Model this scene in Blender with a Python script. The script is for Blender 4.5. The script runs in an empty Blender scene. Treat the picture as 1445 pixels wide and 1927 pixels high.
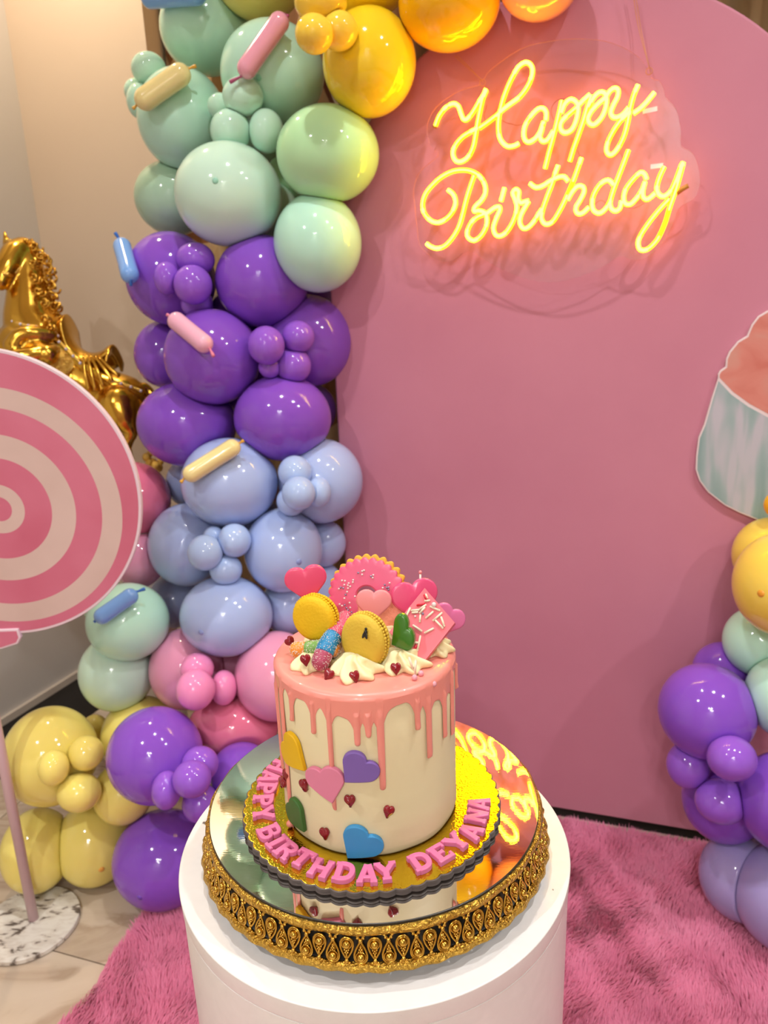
import bpy, bmesh, math, random
import numpy as np
from mathutils import Vector, Matrix, noise

scn = bpy.context.scene
COL = scn.collection
rng = np.random.default_rng(7)
random.seed(7)
PI = math.pi
V = lambda *a: np.array(a, dtype=float)

# ------------------------------------------------------------------ camera
cam = bpy.data.cameras.new('camera')
cam.sensor_fit = 'VERTICAL'
cam.sensor_height = 36.0
cam.lens = 36.0 * 1445.0 / 1927.0
cam.clip_start = 0.05
cam.dof.use_dof = True
cam.dof.focus_distance = 0.72
cam.dof.aperture_fstop = 9.0
camo = bpy.data.objects.new('camera', cam)
COL.objects.link(camo)
scn.camera = camo
_a, _r = math.radians(16.37), math.radians(-2.217)
FW = V(0, math.cos(_a), -math.sin(_a))
_rt = V(1, 0, 0)
_up = np.cross(_rt, FW)
RT = math.cos(_r) * _rt + math.sin(_r) * _up
UP = -math.sin(_r) * _rt + math.cos(_r) * _up
CAM = V(0.0232, -0.6763, 1.3565)
camo.matrix_world = Matrix(((RT[0], UP[0], -FW[0], CAM[0]), (RT[1], UP[1], -FW[1], CAM[1]), (RT[2], UP[2], -FW[2], CAM[2]), (0, 0, 0, 1)))

# ------------------------------------------------------------------ world, lamps, exposure
world = bpy.data.worlds.new('room_air')
scn.world = world
world.use_nodes = True
wb = world.node_tree.nodes['Background']
wb.inputs[0].default_value = (1.0, 0.97, 0.94, 1)
wb.inputs[1].default_value = 0.3
vs = scn.view_settings
vs.view_transform = 'Standard'
vs.look = 'None'
vs.exposure = 0.27
vs.gamma = 1.0
vs.use_curve_mapping = False
scn.cycles.max_bounces = 8
scn.cycles.diffuse_bounces = 3
scn.cycles.glossy_bounces = 4
scn.cycles.caustics_reflective = False
scn.cycles.caustics_refractive = False
CEIL = 2.8
LAMPS = [(-0.11, 0.42, 5.2, 0, 'over the gap between cake and arch'), (0.80, 0.02, 7, 0, 'over the rug beside the plinth'), (-0.45, -2.3, 12, 0, 'first of the four behind the viewer, by the wall'),
         (-0.05, -2.35, 12, 0, 'second of the four behind the viewer'), (-0.3, -2.9, 12, 0, 'third of the four behind the viewer'), (-0.12, -3.2, 12, 0, 'last of the four behind the viewer'),
         (-0.85, 1.62, 7, 1, 'warm one in the corner above the horse'), (1.65, -0.45, 12, 0, 'over the empty side of the room'), (-1.2, -0.55, 13, 0, 'added to brighten the arch, by the wall near the lollipop')]  # the lamp by the lollipop is added to brighten the arch
for _x, _y, _p, _w, _n in LAMPS:
    l = bpy.data.lights.new('downlight', 'AREA')
    l.shape = 'DISK'
    l.size = 0.056
    l.spread = math.radians(125 if _y > 0 and not _w else 150)      # the two close downlights are deep-set
    l.energy = _p
    l.color = (1.0, 0.80, 0.58) if _w else (1.0, 0.985, 0.965)
    o = bpy.data.objects.new('downlight', l)
    o.location = (_x, _y, CEIL - 0.012)
    COL.objects.link(o)

# ------------------------------------------------------------------ helpers
def lin(h):
    if isinstance(h, str):
        h = [int(h[i:i + 2], 16) / 255 for i in (0, 2, 4)]
        return tuple(c / 12.92 if c <= 0.04045 else ((c + 0.055) / 1.055) ** 2.4 for c in h)
    return tuple(h)

def mat(name, col, rough=0.5, metal=0.0, coat=0.0, sss=0.0, sssr=0.03, spec=0.5, sheen=0.0, emit=None, trans=0.0):
    m = bpy.data.materials.new(name)
    m.use_nodes = True
    b = m.node_tree.nodes['Principled BSDF']
    b.inputs['Base Color'].default_value = (*lin(col), 1)
    b.inputs['Roughness'].default_value = rough
    b.inputs['Metallic'].default_value = metal
    b.inputs['Coat Weight'].default_value = coat
    b.inputs['Coat Roughness'].default_value = 0.025
    b.inputs['Specular IOR Level'].default_value = spec
    b.inputs['Sheen Weight'].default_value = sheen
    b.inputs['Transmission Weight'].default_value = trans
    if sss:
        b.inputs['Subsurface Weight'].default_value = sss
        b.inputs['Subsurface Radius'].default_value = (1, 0.8, 0.6)
        b.inputs['Subsurface Scale'].default_value = sssr
    if emit:
        b.inputs['Emission Color'].default_value = (*emit[:3], 1)
        b.inputs['Emission Strength'].default_value = emit[3]
    return m

def N(m, typ, **kw):
    n = m.node_tree.nodes.new(typ)
    for k, v in kw.items():
        setattr(n, k, v)
    return n

def LK(m, a, b):
    m.node_tree.links.new(a, b)

def coord(m, kind='Object', scale=(1, 1, 1), rot=(0, 0, 0)):
    t = N(m, 'ShaderNodeTexCoord')
    mp = N(m, 'ShaderNodeMapping')
    mp.inputs['Scale'].default_value = scale
    mp.inputs['Rotation'].default_value = rot
    LK(m, t.outputs[kind], mp.inputs[0])
    return mp.outputs[0]

def noise_tex(m, vec, scale, detail=3, dist=0.0):
    n = N(m, 'ShaderNodeTexNoise')
    n.inputs['Scale'].default_value = scale
    n.inputs['Detail'].default_value = detail
    n.inputs['Distortion'].default_value = dist
    LK(m, vec, n.inputs['Vector'])
    return n.outputs['Fac']

def ramp(m, fac, stops, interp='LINEAR'):
    r = N(m, 'ShaderNodeValToRGB')
    r.color_ramp.interpolation = interp
    e = r.color_ramp.elements
    while len(e) < len(stops):
        e.new(0.5)
    for k, (p, c) in enumerate(stops):
        e[k].position = p
        e[k].color = (*lin(c), 1)
    LK(m, fac, r.inputs[0])
    return r.outputs[0]

def bump(m, h, strength=0.2, dist=0.002):
    b = N(m, 'ShaderNodeBump')
    b.inputs['Strength'].default_value = strength
    b.inputs['Distance'].default_value = dist
    LK(m, h, b.inputs['Height'])
    LK(m, b.outputs[0], m.node_tree.nodes['Principled BSDF'].inputs['Normal'])

def base(m, out):
    LK(m, out, m.node_tree.nodes['Principled BSDF'].inputs['Base Color'])

def tag(o, label=None, cat=None, group=None, kind=None):
    if label: o['label'] = label
    if cat: o['category'] = cat
    if group: o['group'] = group
    if kind: o['kind'] = kind
    return o

def world_loc(o):
    l = V(0, 0, 0)
    while o is not None:
        l = l + V(*o.location)
        o = o.parent
    return l

def mesh(name, verts, faces, m, parent=None, loc=None, smooth=True, idx=None, kind=None, label=None):
    """one mesh object; verts in world coordinates; its origin at loc (or at its parent's origin)"""
    me = bpy.data.meshes.new(name)
    verts = np.asarray(verts, dtype=float)
    off = world_loc(parent) if parent is not None else V(0, 0, 0)
    l = V(*loc) if loc is not None else off
    me.from_pydata((verts - l).tolist(), [], [list(map(int, f)) for f in faces])
    for mm in (m if isinstance(m, (list, tuple)) else [m]):
        me.materials.append(mm)
    if idx is not None:
        me.polygons.foreach_set('material_index', np.asarray(idx, dtype=np.int32))
    if smooth:
        me.polygons.foreach_set('use_smooth', np.ones(len(me.polygons), dtype=bool))
        if smooth == 'angle':
            me.update()
            me.set_sharp_from_angle(angle=math.radians(40))
    me.update()
    o = bpy.data.objects.new(name, me)
    COL.objects.link(o)
    if smooth == 'angle':
        wn = o.modifiers.new('even_shading', 'WEIGHTED_NORMAL')
        wn.keep_sharp = True
        wn.weight = 80
    if parent is not None:
        o.parent = parent
    o.location = tuple(l - off)
    if kind: o['kind'] = kind
    if label: o['label'] = label
    return o

def thing(name, loc, label, cat, group=None, kind=None):
    o = bpy.data.objects.new(name, None)
    o.empty_display_size = 0.02
    o.location = tuple(loc)
    COL.objects.link(o)
    return tag(o, label, cat, group, kind)

class G:
    """collects geometry for one mesh"""
    def __init__(s): s.v = []; s.f = []; s.i = []
    def add(s, v, f, k=0):
        b = len(s.v)
        s.v += [tuple(p) for p in np.asarray(v, dtype=float)]
        s.f += [[b + j for j in q] for q in f]
        s.i += [k] * len(f)
        return s
    def obj(s, name, m, parent=None, **kw):
        return mesh(name, s.v, s.f, m, parent, idx=s.i if isinstance(m, (list, tuple)) else None, **kw)

def box(c, h, ax=None):
    c = V(*c)
    ax = np.eye(3) if ax is None else ax
    v = [c + ax[0] * x * h[0] + ax[1] * y * h[1] + ax[2] * z * h[2] for x in (-1, 1) for y in (-1, 1) for z in (-1, 1)]
    return v, [(0, 1, 3, 2), (4, 6, 7, 5), (0, 4, 5, 1), (2, 3, 7, 6), (0, 2, 6, 4), (1, 5, 7, 3)]

def sphere(c, r, nu=24, nv=14, ax=None):
    """r scalar or 3-vector along ax rows"""
    r = np.ones(3) * r
    ax = np.eye(3) if ax is None else ax
    v = []
    for j in range(1, nv):
        th = PI * j / nv
        for i in range(nu):
            ph = 2 * PI * i / nu
            v.append((math.sin(th) * math.cos(ph), math.sin(th) * math.sin(ph), math.cos(th)))
    v += [(0, 0, 1), (0, 0, -1)]
    v = (np.array(v) * r) @ ax + V(*c)
    f = []
    for j in range(nv - 2):
        for i in range(nu):
            a, b = j * nu + i, j * nu + (i + 1) % nu
            f.append((a, a + nu, b + nu, b))
    t, bo = (nv - 1) * nu, (nv - 1) * nu + 1
    for i in range(nu):
        f.append((t, i, (i + 1) % nu))
        f.append((bo, (nv - 2) * nu + (i + 1) % nu, (nv - 2) * nu + i))
    return v, f

def lathe(prof, n=64, c=(0, 0, 0), wob=None):
    """prof: (r, z) list, closed at the ends when r == 0"""
    v, f = [], []
    for (r, z) in prof:
        for i in range(n):
            a = 2 * PI * i / n
            rr = r if wob is None else r + wob(a, r, z)
            v.append((c[0] + rr * math.sin(a), c[1] - rr * math.cos(a), c[2] + z))
    for j in range(len(prof) - 1):
        for i in range(n):
            a, b = j * n + i, j * n + (i + 1) % n
            f.append((a, b, b + n, a + n))
    return v, f

def smooth_path(pts, n=6, closed=False):
    p = [V(*q) for q in pts]
    if len(p) < 3:
        return [p[0] + (p[-1] - p[0]) * t for t in np.linspace(0, 1, n + 1)]
    out = []
    m = len(p)
    rng_ = range(m) if closed else range(m - 1)
    for i in rng_:
        p0 = p[(i - 1) % m] if closed or i > 0 else 2 * p[0] - p[1]
        p1, p2 = p[i], p[(i + 1) % m]
        p3 = p[(i + 2) % m] if closed or i + 2 < m else 2 * p[-1] - p[-2]
        for t in np.arange(n) / n:
            out.append(0.5 * (2 * p1 + (p2 - p0) * t + (2 * p0 - 5 * p1 + 4 * p2 - p3) * t * t + (3 * p1 - p0 - 3 * p2 + p3) * t ** 3))
    if not closed:
        out.append(p[-1])
    return out

def tube(path, rad, n=8, closed=False, nrm=None, caps=True):
    p = [V(*q) for q in path]
    m = len(p)
    rad = [rad] * m if np.isscalar(rad) else list(rad)
    v, f = [], []
    ref = V(*nrm) if nrm is not None else None
    u = None
    for i in range(m):
        t = p[(i + 1) % m] - p[i - 1] if closed else p[min(i + 1, m - 1)] - p[max(i - 1, 0)]
        t = t / (np.linalg.norm(t) + 1e-12)
        if ref is not None:
            w = ref - t * (ref @ t)
        else:
            w = (u - t * (u @ t)) if u is not None else np.cross(t, V(0.31, 0.2, 0.93))
        w = w / (np.linalg.norm(w) + 1e-12)
        u = w
        b = np.cross(t, w)
        for k in range(n):
            a = 2 * PI * k / n
            v.append(p[i] + rad[i] * (math.cos(a) * w + math.sin(a) * b))
    for i in range(m if closed else m - 1):
        for k in range(n):
            a, b = i * n + k, i * n + (k + 1) % n
            c, d = ((i + 1) % m) * n + k, ((i + 1) % m) * n + (k + 1) % n
            f.append((a, b, d, c))
    if caps and not closed:
        f.append(tuple(range(n))[::-1])
        f.append(tuple((m - 1) * n + k for k in range(n)))
    return v, f

def inset(poly, d):
    """offset a 2-D closed outline (counter-clockwise) inwards by d"""
    p = np.asarray(poly, dtype=float)
    e1 = p - np.roll(p, 1, 0)
    e2 = np.roll(p, -1, 0) - p
    n1 = np.stack([-e1[:, 1], e1[:, 0]], 1) / (np.linalg.norm(e1, axis=1, keepdims=True) + 1e-12)
    n2 = np.stack([-e2[:, 1], e2[:, 0]], 1) / (np.linalg.norm(e2, axis=1, keepdims=True) + 1e-12)
    b = n1 + n2
    b /= np.maximum(np.linalg.norm(b, axis=1, keepdims=True), 0.35)
    b /= np.maximum(np.sum(b * n1, 1, keepdims=True), 0.6)
    return p + b * d

def ccw(poly):
    p = np.asarray(poly, dtype=float)
    x, y = p[:, 0], p[:, 1]
    return p if np.sum(x * np.roll(y, -1) - y * np.roll(x, -1)) > 0 else p[::-1]

def prism(poly, t, rnd=0.0, steps=3, dome=0.0, both=False):
    """rounded slab in local (u, v, w): back at w=0, face at w=t; returns verts, faces"""
    p = ccw(poly)
    rings = []
    if both and rnd:
        for k in range(steps, 0, -1):
            a = PI / 2 * k / steps
            rings.append((inset(p, rnd * (1 - math.cos(a))), rnd - rnd * math.sin(a)))
        rings.append((p, rnd))
    else:
        rings.append((p, 0.0))
    rings.append((p, t - rnd))
    for k in range(1, steps + 1):
        if not rnd: break
        a = PI / 2 * k / steps
        rings.append((inset(p, rnd * (1 - math.cos(a))), t - rnd + rnd * math.sin(a)))
    v, f = [], []
    n = len(p)
    for q, w in rings:
        v += [(x, y, w) for x, y in q]
    for j in range(len(rings) - 1):
        for i in range(n):
            a, b = j * n + i, j * n + (i + 1) % n
            f.append((a, b, b + n, a + n))
    f.append(tuple(range(n))[::-1])
    o = (len(rings) - 1) * n
    if dome:
        c = np.mean(rings[-1][0], 0)
        m = len(v)
        q = rings[-1][0]
        for s_, w_ in ((0.6, 0.75), ):
            for x, y in c + (q - c) * s_:
                v.append((x, y, t + dome * w_))
        v.append((c[0], c[1], t + dome))
        for i in range(n):
            f.append((o + i, o + (i + 1) % n, m + (i + 1) % n, m + i))
            f.append((m + i, m + (i + 1) % n, m + n))
    else:
        f.append(tuple(o + i for i in range(n)))
    return np.array(v), f

def place(v, o, U, Vv, Wv):
    v = np.asarray(v)
    return V(*o) + v[:, :1] * U + v[:, 1:2] * Vv + v[:, 2:3] * Wv

def heart(size, n=40):
    """plump heart: two half rounds on a square corner, tip softened"""
    a = size / 1.707
    k = a / (2 * math.sqrt(2))
    m = max(8, n // 3)
    r = [(k + a / 2 * math.cos(q), k + a / 2 * math.sin(q)) for q in np.linspace(-PI / 4, 3 * PI / 4, m)]
    e = 4 * k
    s = [(0 + 2 * k * q, -2 * k + 2 * k * q) for q in (0.06, 0.3, 0.55, 0.8)]
    half = s + r[:-1]
    pts = [(0.0, -2 * k * 0.985)] + half + [(0.0, r[-1][1] - a * 0.012)] + [(-x, y) for x, y in half[::-1]]
    return np.array(pts) - V(0, 0.10 * a)

def frame_from_normal(nv, roll=0.0):
    w = V(*nv) / np.linalg.norm(nv)
    u = np.cross(V(0, 0, 1), w)
    u /= np.linalg.norm(u)
    v = np.cross(w, u)
    c, s = math.cos(roll), math.sin(roll)
    return u * c + v * s, -u * s + v * c, w

# ------------------------------------------------------------------ measured layout (metres)
BALLOONS = [('L','mint',-0.4804,1.5722,2.1631,0.0979,1.075,0.931,None,'mint balloon at the wall side above the topmost sky blue stick'),('L','mint',-0.3377,1.5056,2.1848,0.1001,1.104,0.905,None,'mint balloon high on the garland,over the dusty mint one'),('L','sage',-0.5276,1.6135,2.3394,0.0982,1.109,0.902,None,'dull mint balloon highest on the wall side of the garland'),('L','mint',-0.3752,1.5605,2.3716,0.0995,1.13,0.885,None,'mint balloon highest on the garland,close to the ceiling side'),('L','lemon',-0.1747,1.4872,2.264,0.0973,1.129,0.886,None,'lemon balloon high on the garland over the other lemon one'),('L','mint',-0.3701,1.4879,1.9826,0.1074,1.049,0.953,None,'large balloon in dusty mint at the garland edge under the blue stick balloon'),('L','lemon',-0.2213,1.4077,2.0645,0.0986,1.097,0.912,None,'large lemon balloon tucked above the mint one that carries the pink stick'),('L','yellow',0.0305,1.129,1.9672,0.084,1.105,0.905,None,'large yellow balloon between the trio of small yellows and the big amber one'),('L','amber',0.1888,1.0417,1.883,0.0908,1.093,0.915,None,'large amber balloon hanging above the glowing sign,touching its cord'),('L','peach',0.2827,1.0963,1.9977,0.077,1.11,0.901,None,'peach balloon over the arch top,bridging the amber balloon and the last one'),('L','peach',0.3564,0.9997,1.8994,0.0705,1.091,0.916,None,'peach balloon at the top of the pink arch,last along the garland'),('L','yellow',0.0288,1.0888,1.7948,0.0984,0.971,1.029,None,'largest yellow balloon,directly beside the first neon letter'),('S','yellow',-0.0279,0.9888,1.827,0.0359,1.044,0.958,None,'small yellow balloon of the trio,half behind its two sisters'),('S','yellow',-0.0596,0.9934,1.8781,0.0449,1.116,0.896,None,'small yellow balloon,topmost of the trio under the lemon one'),('S','yellow',-0.0727,0.9535,1.8133,0.0347,1.028,0.973,None,'small yellow balloon of the trio,lowest,touching the mint balloon'),('L','sage',-0.4768,1.4034,1.5884,0.0915,1.028,0.973,None,'large dull mint balloon low at the wall side,above the purple ones'),('S','mint',-0.5508,1.4465,1.8416,0.0287,0.958,1.044,None,'tiny mint balloon peeping out at the wall side behind its cluster'),('L','mint',-0.1005,1.1292,1.4533,0.1016,0.96,1.041,None,'large pale mint balloon touching the panel,lowest of the mint group'),('L','green',-0.0669,1.1135,1.6305,0.1031,1.065,0.939,None,'large leaf green balloon glowing yellow along its panel side'),('L','mint',-0.422,1.3592,1.7574,0.1101,0.962,1.04,None,'large mint balloon carrying the yellow stick balloon'),('L','mint',-0.193,1.2976,1.8316,0.114,1.036,0.965,[-0.1729,-0.9465,-0.2724],'large mint balloon carrying the upper pink stick balloon'),('S','mint',-0.5045,1.4167,1.882,0.0398,1.051,0.952,None,'small mint balloon above the end of the yellow stick balloon'),('S','mint',-0.5306,1.3952,1.8089,0.0347,0.849,1.178,None,'small mint balloon directly behind the lower end of the yellow stick'),('S','mint',-0.3124,1.2561,1.7613,0.028,1.01,0.99,None,'small mint balloon half hidden behind the mint trio'),('L','mintpale',-0.2972,1.1777,1.5654,0.1144,1.04,0.962,[-0.0485,-0.9889,0.1406],'large pale mint balloon with a dark nub,below the mint trio'),('S','mint',-0.2501,1.1948,1.7656,0.0422,1.057,0.946,None,'small mint balloon at the top of the trio,under the pink stick'),('S','mint',-0.2046,1.195,1.6952,0.0422,0.91,1.099,None,'small egg-shaped mint balloon of the trio,on the panel side'),('S','mint',-0.2833,1.1959,1.6981,0.0452,0.996,1.004,None,'small round mint balloon of the trio,on the wall side'),('L','sage',-0.2695,1.4675,1.7358,0.0825,1.032,0.969,None,'shaded mint balloon deep behind the mint trio'),('L','purple',-0.1335,1.3696,1.3314,0.0547,1.042,0.96,None,'dark purple balloon sliver at the panel edge under the lowest mint balloon'),('L','green',-0.178,1.382,1.622,0.0577,1.04,0.961,None,'shaded green balloon in the gap beside the leaf green one'),('L','purple',-0.3225,1.3375,1.2933,0.0817,1.007,0.993,None,'shaded purple balloon deep in the gap between the upper purple clusters'),('L','purple',-0.3307,1.3013,1.1344,0.0775,0.998,1.002,None,'shaded purple balloon deep between the two lowest large purple ones'),('L','sage',-0.2319,1.3424,1.5405,0.0739,1.013,0.987,None,'shaded mint balloon in the gap above the topmost purple pair'),('L','purple',-0.1558,1.2795,1.0602,0.0687,0.983,1.018,None,'dark purple balloon wedged behind the column at the panel edge'),('L','purple',-0.1441,1.2268,1.2358,0.1097,1.004,0.996,None,'large purple balloon pressed on the pink panel edge,behind the trio'),('L','purple',-0.5121,1.3032,1.2118,0.0808,0.959,1.042,None,'purple balloon at the wall side,behind the one with the lower pink stick'),('L','purple',-0.4648,1.2519,1.3922,0.107,0.986,1.014,None,'large purple balloon touching the upright blue stick balloon'),('L','purple',-0.4452,1.1731,1.053,0.1101,1.076,0.929,None,'large purple balloon above the golden base,under the one with the pink stick'),('L','purple',-0.2386,1.185,1.3773,0.1054,1.015,0.985,None,'large purple balloon directly below the palest mint one'),('L','purple',-0.3599,1.137,1.2138,0.1096,1.009,0.991,None,'large purple balloon carrying the lower pink stick balloon'),('L','purple',-0.2054,1.1152,1.0688,0.1067,1.065,0.939,None,'large purple balloon above the two pale blue ones,lowest on the panel side'),('S','purple',-0.3908,1.1676,1.3357,0.0363,1.02,0.98,None,'small purple balloon,lowest of its four,mostly hidden'),('S','purple',-0.3824,1.1643,1.4311,0.0399,1.087,0.92,None,'small purple balloon,topmost of the upper cluster of four'),('S','purple',-0.4438,1.1318,1.3914,0.0324,0.886,1.128,None,'smallest purple balloon of the upper cluster,closest to the blue stick'),('S','purple',-0.3835,1.1167,1.3754,0.0429,0.993,1.007,None,'small purple balloon standing proud of the upper cluster of four'),('S','purple',-0.2222,1.0887,1.1914,0.0261,1.003,0.997,None,'small purple balloon hidden behind the lower purple trio'),('S','purple',-0.1553,1.1019,1.254,0.0366,1.01,0.99,None,'small purple balloon of the lower trio,touching the panel side balloon'),('S','purple',-0.2229,1.0615,1.2407,0.0416,0.978,1.022,None,'small purple balloon of the lower trio,on the wall side'),('S','purple',-0.1708,1.104,1.1904,0.0408,1.005,0.995,None,'small purple balloon of the lower trio,bottom one'),('L','rose',-0.5938,1.1621,0.8736,0.091,0.975,1.025,None,'deep rose balloon behind the lollipop disc,below the golden base'),('L','pink',-0.5864,1.1205,0.7319,0.0672,0.932,1.073,None,'pink balloon under the deep rose one at the lollipop edge'),('L','blue',-0.4839,1.2504,0.8903,0.0551,0.915,1.093,None,'blue balloon mostly hidden between the deep rose one and the column'),('L','blue',-0.1366,1.1552,0.7435,0.0613,0.999,1.001,None,'dim blue balloon at the panel edge beneath the panel side blue one'),('L','blue',-0.5286,1.1836,0.592,0.0705,0.986,1.015,None,'shaded blue balloon deep behind the mint pair'),('L','blue',-0.1503,1.152,0.6263,0.0662,0.98,1.02,None,'blue balloon just behind the cake topper hearts'),('L','blue',-0.2243,1.0747,0.6114,0.0674,0.962,1.039,None,'blue balloon behind the red-pink heart on the cake'),('L','blue',-0.3214,1.2132,0.799,0.0771,0.975,1.025,None,'shaded blue balloon deep between the four large blue ones'),('L','blue',-0.1268,1.1215,0.9126,0.1022,0.999,1.001,None,'large pale blue balloon leaning on the pink panel,behind a small cluster'),('L','blue',-0.459,1.1007,0.771,0.0967,0.959,1.043,None,'large pale blue balloon at the wall side,next to the pink and rose ones'),('L','blue',-0.2188,1.0472,0.7661,0.0964,0.958,1.044,[0.4746,-0.88,-0.0167],'large pale blue balloon above the cookie heart,on the panel side'),('L','blue',-0.3357,1.0741,0.9289,0.1084,1.037,0.965,None,'large pale blue balloon carrying the cream stick balloon'),('L','blue',-0.3532,0.9769,0.6335,0.1005,1.063,0.941,[-0.388,-0.9211,0.0336],'large pale blue balloon with a dark nub,above the small pink trio'),('S','blue',-0.1882,1.0217,0.8923,0.034,0.996,1.004,None,'small blue balloon tucked low in the upper blue cluster'),('S','blue',-0.1749,1.0206,0.9596,0.0384,0.997,1.003,None,'small blue balloon at the top of the upper blue cluster'),('S','blue',-0.122,1.0027,0.9161,0.0309,0.889,1.125,None,'small blue balloon of the upper cluster,on the panel side'),('S','blue',-0.1633,0.9638,0.9257,0.0374,0.997,1.003,None,'small blue balloon standing proud of the upper blue cluster'),('S','blue',-0.3691,1.0007,0.8207,0.0241,0.988,1.012,None,'tiny blue balloon hidden behind the lower blue trio'),('S','blue',-0.3419,0.9697,0.7507,0.0365,1.007,0.993,None,'small blue balloon,bottom of the lower blue trio'),('S','blue',-0.3806,0.9527,0.7993,0.0399,0.988,1.013,None,'small blue balloon of the lower trio,on the wall side'),('S','blue',-0.318,0.9787,0.8169,0.0382,0.991,1.009,None,'small blue balloon of the lower trio,top one'),('L','sage',-0.7013,1.1651,0.5997,0.0609,0.973,1.028,None,'dull mint balloon nearly hidden behind the mint pair and lollipop'),('L','mintpale',-0.631,0.988,0.4936,0.09,0.976,1.025,None,'pale mint balloon,lower of the pair by the skirting'),('L','mint',-0.581,0.971,0.6309,0.0921,1.018,0.982,None,'mint balloon carrying the lower blue stick balloon'),('L','pink',-0.3807,1.0814,0.4922,0.0656,0.998,1.002,None,'shaded pink balloon between the two lower pink ones'),('L','rose',-0.3519,0.9314,0.3719,0.0909,1.17,0.855,None,'rose pink balloon low behind the purple pair and the tray'),('L','pink',-0.4639,0.9841,0.4983,0.0914,0.942,1.062,None,'large pink balloon at the wall side,behind the small pink trio'),('L','pink',-0.2437,0.9453,0.4901,0.101,0.964,1.037,None,'large pink balloon half hidden by the cake'),('S','pink',-0.3571,0.894,0.4931,0.0345,0.859,1.164,None,'small bright pink balloon of the trio,narrow,on the cake side'),('S','pink',-0.4122,0.8934,0.5442,0.0363,1.028,0.972,None,'small bright pink balloon at the top of the trio'),('S','pink',-0.4037,0.8306,0.5255,0.043,0.973,1.028,None,'small bright pink balloon,largest and lowest of the trio'),('L','lemon',-0.7323,1.0482,0.3083,0.0333,0.986,1.014,None,'olive tinted lemon balloon peeping out behind the lemon heap'),('L','lemon',-0.5862,0.9619,0.334,0.0948,0.984,1.017,None,'lemon balloon at the back,behind the top purple floor balloon'),('L','lemon',-0.6057,0.8548,0.2531,0.0697,0.971,1.03,None,'lemon balloon wedged between the lemon and purple floor groups'),('L','lemon',-0.8262,0.848,0.1096,0.0879,0.911,1.098,None,'lemon balloon resting on the floor behind the lollipop pole'),('L','lemon',-0.7036,0.8811,0.099,0.0953,0.943,1.061,[0.4638,-0.8814,-0.0893],'lemon balloon resting on the floor beside the purple one'),('L','lemon',-0.7644,0.8678,0.3506,0.1079,0.966,1.036,None,'large lemon balloon on top of the floor heap by the pole'),('L','purple',-0.3176,0.8127,0.3227,0.0689,1.019,0.981,None,'purple balloon half hidden behind the round tray'),('L','purple',-0.4913,0.7738,0.4031,0.1021,0.992,1.008,None,'large purple balloon,upper of the floor pair'),('L','purple',-0.5163,0.8058,0.1074,0.112,1.022,0.979,[-0.2273,-0.971,-0.0737],'large purple balloon resting on the floor at the rug edge'),('S','lemon',-0.7094,0.7641,0.3878,0.0346,0.911,1.098,None,'small lemon balloon of the trio,on the pole side'),('S','lemon',-0.6564,0.8117,0.3903,0.0377,0.989,1.012,None,'small lemon balloon at the top of the trio'),('S','lemon',-0.6709,0.7788,0.3136,0.0442,1.058,0.945,None,'small lemon balloon,lowest and widest of the trio'),('S','purple',-0.3818,0.7194,0.4131,0.0379,1.026,0.975,None,'small purple balloon at the back of the floor cluster'),('S','purple',-0.3966,0.7433,0.2992,0.0405,0.993,1.007,None,'small purple balloon at the plinth side of the floor cluster'),('S','purple',-0.4404,0.6661,0.3914,0.0335,0.868,1.152,None,'small purple balloon of the floor cluster,on the lemon side'),('S','purple',-0.3838,0.659,0.4203,0.0379,1.013,0.987,None,'small purple balloon in the middle of the floor cluster'),('L','purple',0.7503,0.8288,0.5194,0.0649,0.983,1.017,None,'purple balloon behind the mint one on the short garland'),('L','yellow2',0.8319,0.834,0.7855,0.0788,0.984,1.016,None,'yellow balloon pressed on the panel below the cupcake board'),('S','amber',0.8164,0.8063,0.9041,0.0258,0.962,1.039,None,'small amber balloon overlapping the cupcake wrapper'),('L','mint',0.7972,0.788,0.6113,0.0705,0.969,1.032,None,'mint balloon below the yellow pair on the short garland'),('L','purple',0.7332,0.7332,0.265,0.0882,0.976,1.024,None,'purple balloon at the back,over the lilac pair on the rug'),('L','yellow2',0.7859,0.7053,0.7731,0.0921,0.925,1.081,[-0.7499,-0.656,0.0857],'yellow balloon with an orange nub,below the cupcake board'),('L','purple',0.6711,0.7171,0.4939,0.0966,0.992,1.008,None,'large glossy purple balloon standing out from the short garland'),('L','mint',0.8156,0.6885,0.5385,0.0811,0.954,1.048,None,'pale mint balloon overlapping the glossy purple one'),('L','lilac',0.761,0.6791,0.1101,0.0884,0.973,1.028,None,'lilac balloon resting on the rug,at the arch foot'),('L','purple',0.7972,0.6115,0.3474,0.0948,0.963,1.038,None,'large purple balloon behind the purple trio,above the lilac pair'),('L','lilac',0.8157,0.5998,0.1257,0.104,0.973,1.028,None,'large lilac balloon in front of the other lilac one'),('S','purple',0.6351,0.7033,0.3762,0.0447,0.945,1.059,None,'small purple balloon of the short garland trio,on the panel side'),('S','purple',0.6725,0.5984,0.4624,0.0441,1.032,0.969,None,'small purple balloon of the short garland trio,top one'),('S','purple',0.6828,0.6432,0.3311,0.0476,1.075,0.93,None,'small purple balloon of the short garland trio,bottom one')]
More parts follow.
